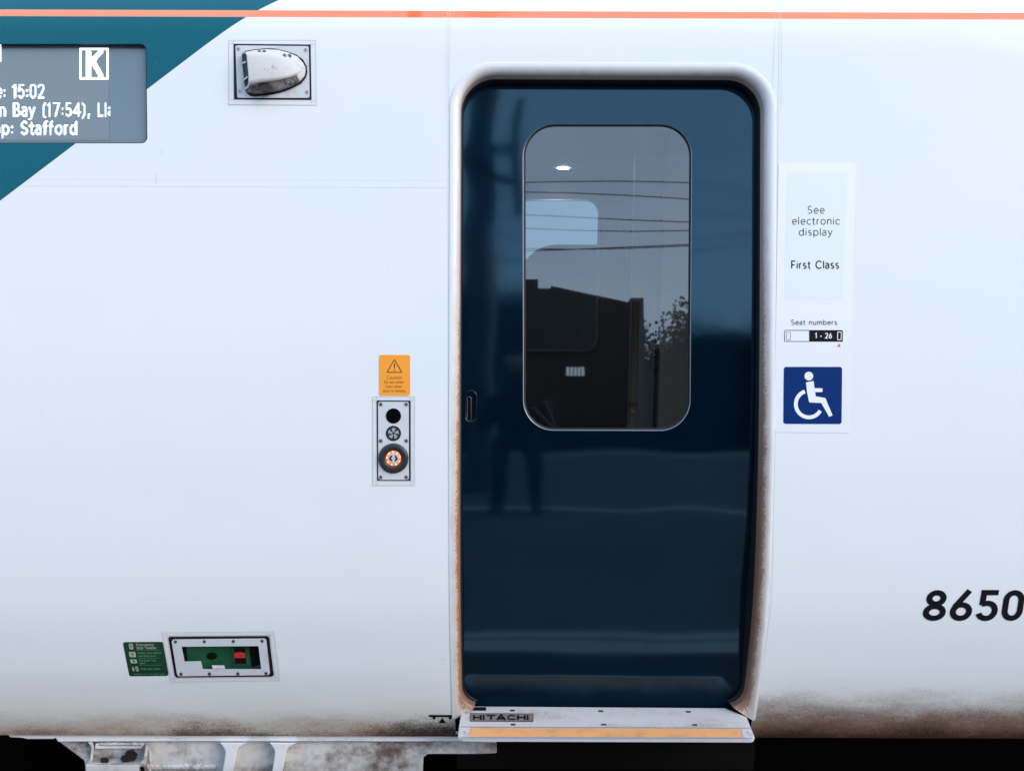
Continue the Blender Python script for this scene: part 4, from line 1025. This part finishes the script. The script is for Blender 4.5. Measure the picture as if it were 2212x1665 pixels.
bl = bpy.data.objects.new('station_building', None); place(bl, None, Vector((-4, -13, 0)))
prop(bl, 'long low dark brick station building across the platform', 'building')
mb = MB(); q = [(-14, -1), (2.55, -1), (2.55, 4.62), (2.3, 4.62), (2.3, 4.52), (.75, 4.85), (.75, 4.80), (.5, 4.80), (.5, 4.98), (-.2, 4.98), (-14, 5.6)]
mb.prism([Vector((p[0], -12, p[1])) for p in q], [Vector((p[0], -17, p[1])) for p in q]); orient(mb.done('wall', M_brick, bl))
for i in range(5):
    x = -11.5 + i * 2.8
    wf = box_w('window', x, x + 1.2, -12.03, -11.97, 1.1, 2.6, M_post, bl)
    box_w('pane', x + .08, x + 1.12, -11.96, -11.95, 1.18, 2.52, M_dkglass, wf)
lw = box_w('window', 1.02, 1.40, -11.99, -11.96, 3.06, 3.26, M_post, bl)  # holds the added glow panes
M_glowpane = mat('added_glow_pane', (.7, .75, .75), 0.5, emit=(0.75, 0.9, 0.9), estr=0.5)  # glow added to these panes for a pale patch mirrored in the door glass
for k in range(5): box_w('pane', 1.035 + k * .072, 1.035 + k * .072 + .055, -11.958, -11.95, 3.075, 3.245, M_glowpane, lw)  # panes added to carry the glow
post = bpy.data.objects.new('mast', None); place(post, None, Vector((-.295, -4.3, 0)))
prop(post, 'dark steel platform mast with a bracket arm', 'mast')
tube('pole', Vector((-.295, -4.3, 0)), Vector((-.295, -4.3, 8.5)), .138, M_post, post, 20)
box_w('bracket_arm', -.17, .02, -4.33, -4.27, 3.86, 3.93, M_post, post); box_w('bracket_arm', -.17, .02, -4.33, -4.27, 4.10, 4.15, M_post, post)
box_w('sign_box', .015, .095, -4.6, -4.0, 3.55, 4.55, M_post, post, None, .03)
box_w('collar', -.46, -.13, -4.47, -4.13, 3.95, 4.12, M_post, post, None, .02)
for i, (z, y, dz) in enumerate(((5.30, -8, -.16), (5.12, -8, -.26), (4.78, -8, -.10), (4.62, -8, .05), (4.36, -8, .02), (4.33, -8, .06))):
    pts = []; N = 60
    mb = MB(); vv = []
    for k in range(N + 1):
        x = -25 + 50 * k / N; zz = z + dz * (x / 6) * .5 + .0012 * x * x + .05 * math.sin(x * .9 + i)
        for j in range(6): vv.append(Vector((x, y + .0075 * math.cos(j * math.pi/3), zz + .0075 * math.sin(j * math.pi/3))))
    mb.add(vv, [(k*6 + j, k*6 + (j+1) % 6, (k+1)*6 + (j+1) % 6, (k+1)*6 + j) for k in range(N) for j in range(6)])
    o = mb.done('overhead_wire', M_wire, None, True); prop(o, 'thin dark overhead wire strung above the platform, mirrored in the door window', 'wire', 'overhead wires mirrored in the door window')

def tree(x, y, h, rad, label):
    t = bpy.data.objects.new('tree', None); place(t, None, Vector((x, y, -1)))
    prop(t, label, 'tree', 'trees beyond the platform')
    v = []; n = 8
    for z, r_ in ((-1, .22), (h * .35, .15), (h * .8, .05)): v += [Vector((x + r_ * math.cos(2*math.pi*i/n), y + r_ * math.sin(2*math.pi*i/n), z)) for i in range(n)]
    mk('trunk', v, [(k*n + i, k*n + (i+1) % n, (k+1)*n + (i+1) % n, (k+1)*n + i) for k in range(2) for i in range(n)], M_bark, t, True)
    mb = MB(); rnd = random.Random(int(x * 100))
    for _ in range(30000):
        a, b = rnd.uniform(0, 2*math.pi), math.acos(rnd.uniform(-1, 1)); q = rad * rnd.uniform(.1, 1.0) * (.8 + .3 * math.sin(3*a + b*4))
        c_ = Vector((x + q * math.sin(b) * math.cos(a), y + q * math.sin(b) * math.sin(a), h * .62 + q * .9 * math.cos(b)))
        d1 = Vector((rnd.uniform(-1, 1), rnd.uniform(-1, 1), rnd.uniform(-1, 1))).normalized() * .055; d2 = d1.orthogonal().normalized() * .045
        mb.quad(c_ - d1, c_ - d2, c_ + d1, c_ + d2)
    mb.done('crown', M_leaf, t)
tree(4.9, -18, 6.2, 2.3, 'bushy dull tree right of the station building, nearest to its wall')
tree(8.2, -19, 7.0, 2.4, 'bushy dull tree farther right of the station building')
tree(12.5, -21, 6.0, 2.6, 'bushy dull tree at the far right end of the row')
o = box_w('boundary_wall', 2.6, 25, -16.2, -15.9, -1, 3.7, M_brick, None); prop(o, 'dark brick boundary wall right of the station building', 'wall')

# neighbouring stock beyond the far window
M_nb = mat('blue_grey_stock_paint', (0.012, 0.014, 0.018), 0.6)
nbp = ray_y(1200, 528, 6.2); nl = ray_y(1130, 560, 6.2)
out_ = roundpoly([(nl.x - .05, nbp.z), (12, nbp.z), (12, -.7), (nl.x - .05, -.7)], [.42, .2, .05, .05], 8)
mb = MB(); mb.prism([Vector((p[0], 6.2, p[1])) for p in out_], [Vector((p[0], 8.9, p[1])) for p in out_]); o = orient(mb.done('parked_wagon', M_nb)); prop(o, 'blue grey wagon with rounded roof end seen through the far window', 'wagon')

# photographer, mirrored in the door
M_cloth = mat('dark_clothes', (0.02, 0.022, 0.03), 0.9); M_skin = mat('skin', (0.45, 0.28, 0.20), 0.6); M_hair = mat('dark_hair', (0.02, 0.015, 0.012), 0.8)
def skinned(name, verts, edges, radii, m_, parent, root=0, sub=2):
    me = bpy.data.meshes.new(name); me.from_pydata(verts, edges, [])
    me.materials.append(m_)
    o = bpy.data.objects.new(name, me); place(o, parent, Vector((0, 0, 0)))
    o.modifiers.new('skin', 'SKIN').use_smooth_shade = True
    for i, r_ in enumerate(radii):
        me.skin_vertices[0].data[i].radius = (r_, r_) if not isinstance(r_, tuple) else r_
        me.skin_vertices[0].data[i].use_root = (i == root)
    sb = o.modifiers.new('sub', 'SUBSURF'); sb.levels = sb.render_levels = sub
    return o
py_ = -2.86
bv_ = [(0.02, py_ - .02, .95), (0.02, py_ - .02, 1.15), (0.02, py_, 1.38), (0.02, py_ + .01, 1.50), (0.02, py_ + .03, 1.60),
       (-.15, py_, 1.40), (-.24, py_ + .02, 1.14), (-.10, py_ + .22, 1.33), (.19, py_, 1.40), (.28, py_ + .02, 1.14), (.12, py_ + .22, 1.33),
       (-.08, py_ - .02, .90), (-.10, py_ + .02, .50), (-.11, py_ - .02, .09), (-.12, py_ + .14, .04), (.12, py_ - .02, .90), (.14, py_ + .02, .50), (.15, py_ - .02, .09), (.17, py_ + .14, .04)]
be_ = [(0, 1), (1, 2), (2, 3), (3, 4), (2, 5), (5, 6), (6, 7), (2, 8), (8, 9), (9, 10), (0, 11), (11, 12), (12, 13), (13, 14), (0, 15), (15, 16), (16, 17), (17, 18)]
br_ = [(.15, .11), (.14, .10), (.16, .11), .06, .055, .07, .05, .035, .07, .05, .035, .095, .065, .045, .045, .095, .065, .045, .045]
person = skinned('person', bv_, be_, br_, M_cloth, None)
prop(person, 'standing photographer in dark clothes on the platform, mirrored faintly in the door', 'person')
mbh = MB(); hc = Vector((.02, py_ + .05, 1.70)); nu, nv = 20, 14
for jv in range(nv + 1):
    th = math.pi * jv / nv
    for iu in range(nu):
        ph = 2*math.pi*iu/nu; x, y, z = math.sin(th)*math.cos(ph)*.078, math.sin(th)*math.sin(ph)*.098, math.cos(th)*.118
        if z < -.03: x *= .82
        if y > .06 and abs(x) < .022 and -.035 < z < .02: y += .02
        mbh.v.append(hc + Vector((x, y, z)))
mbh.f = [(j*nu + i, j*nu + (i+1) % nu, (j+1)*nu + (i+1) % nu, (j+1)*nu + i) for j in range(nv) for i in range(nu)]; mbh.m = [0] * len(mbh.f)
mbh.done('head', M_skin, person, True)
v = []
for jv in range(8):
    th = .62 * math.pi * jv / 7
    for iu in range(nu):
        ph = 2*math.pi*iu/nu; cut = 1 if math.sin(ph) < .3 else .55
        t2 = th * cut; v.append(hc + Vector((math.sin(t2)*math.cos(ph)*.086, math.sin(t2)*math.sin(ph)*.106, math.cos(t2)*.126)))
mk('hair', v, [(j*nu + i, j*nu + (i+1) % nu, (j+1)*nu + (i+1) % nu, (j+1)*nu + i) for j in range(7) for i in range(nu)], M_hair, person, True)
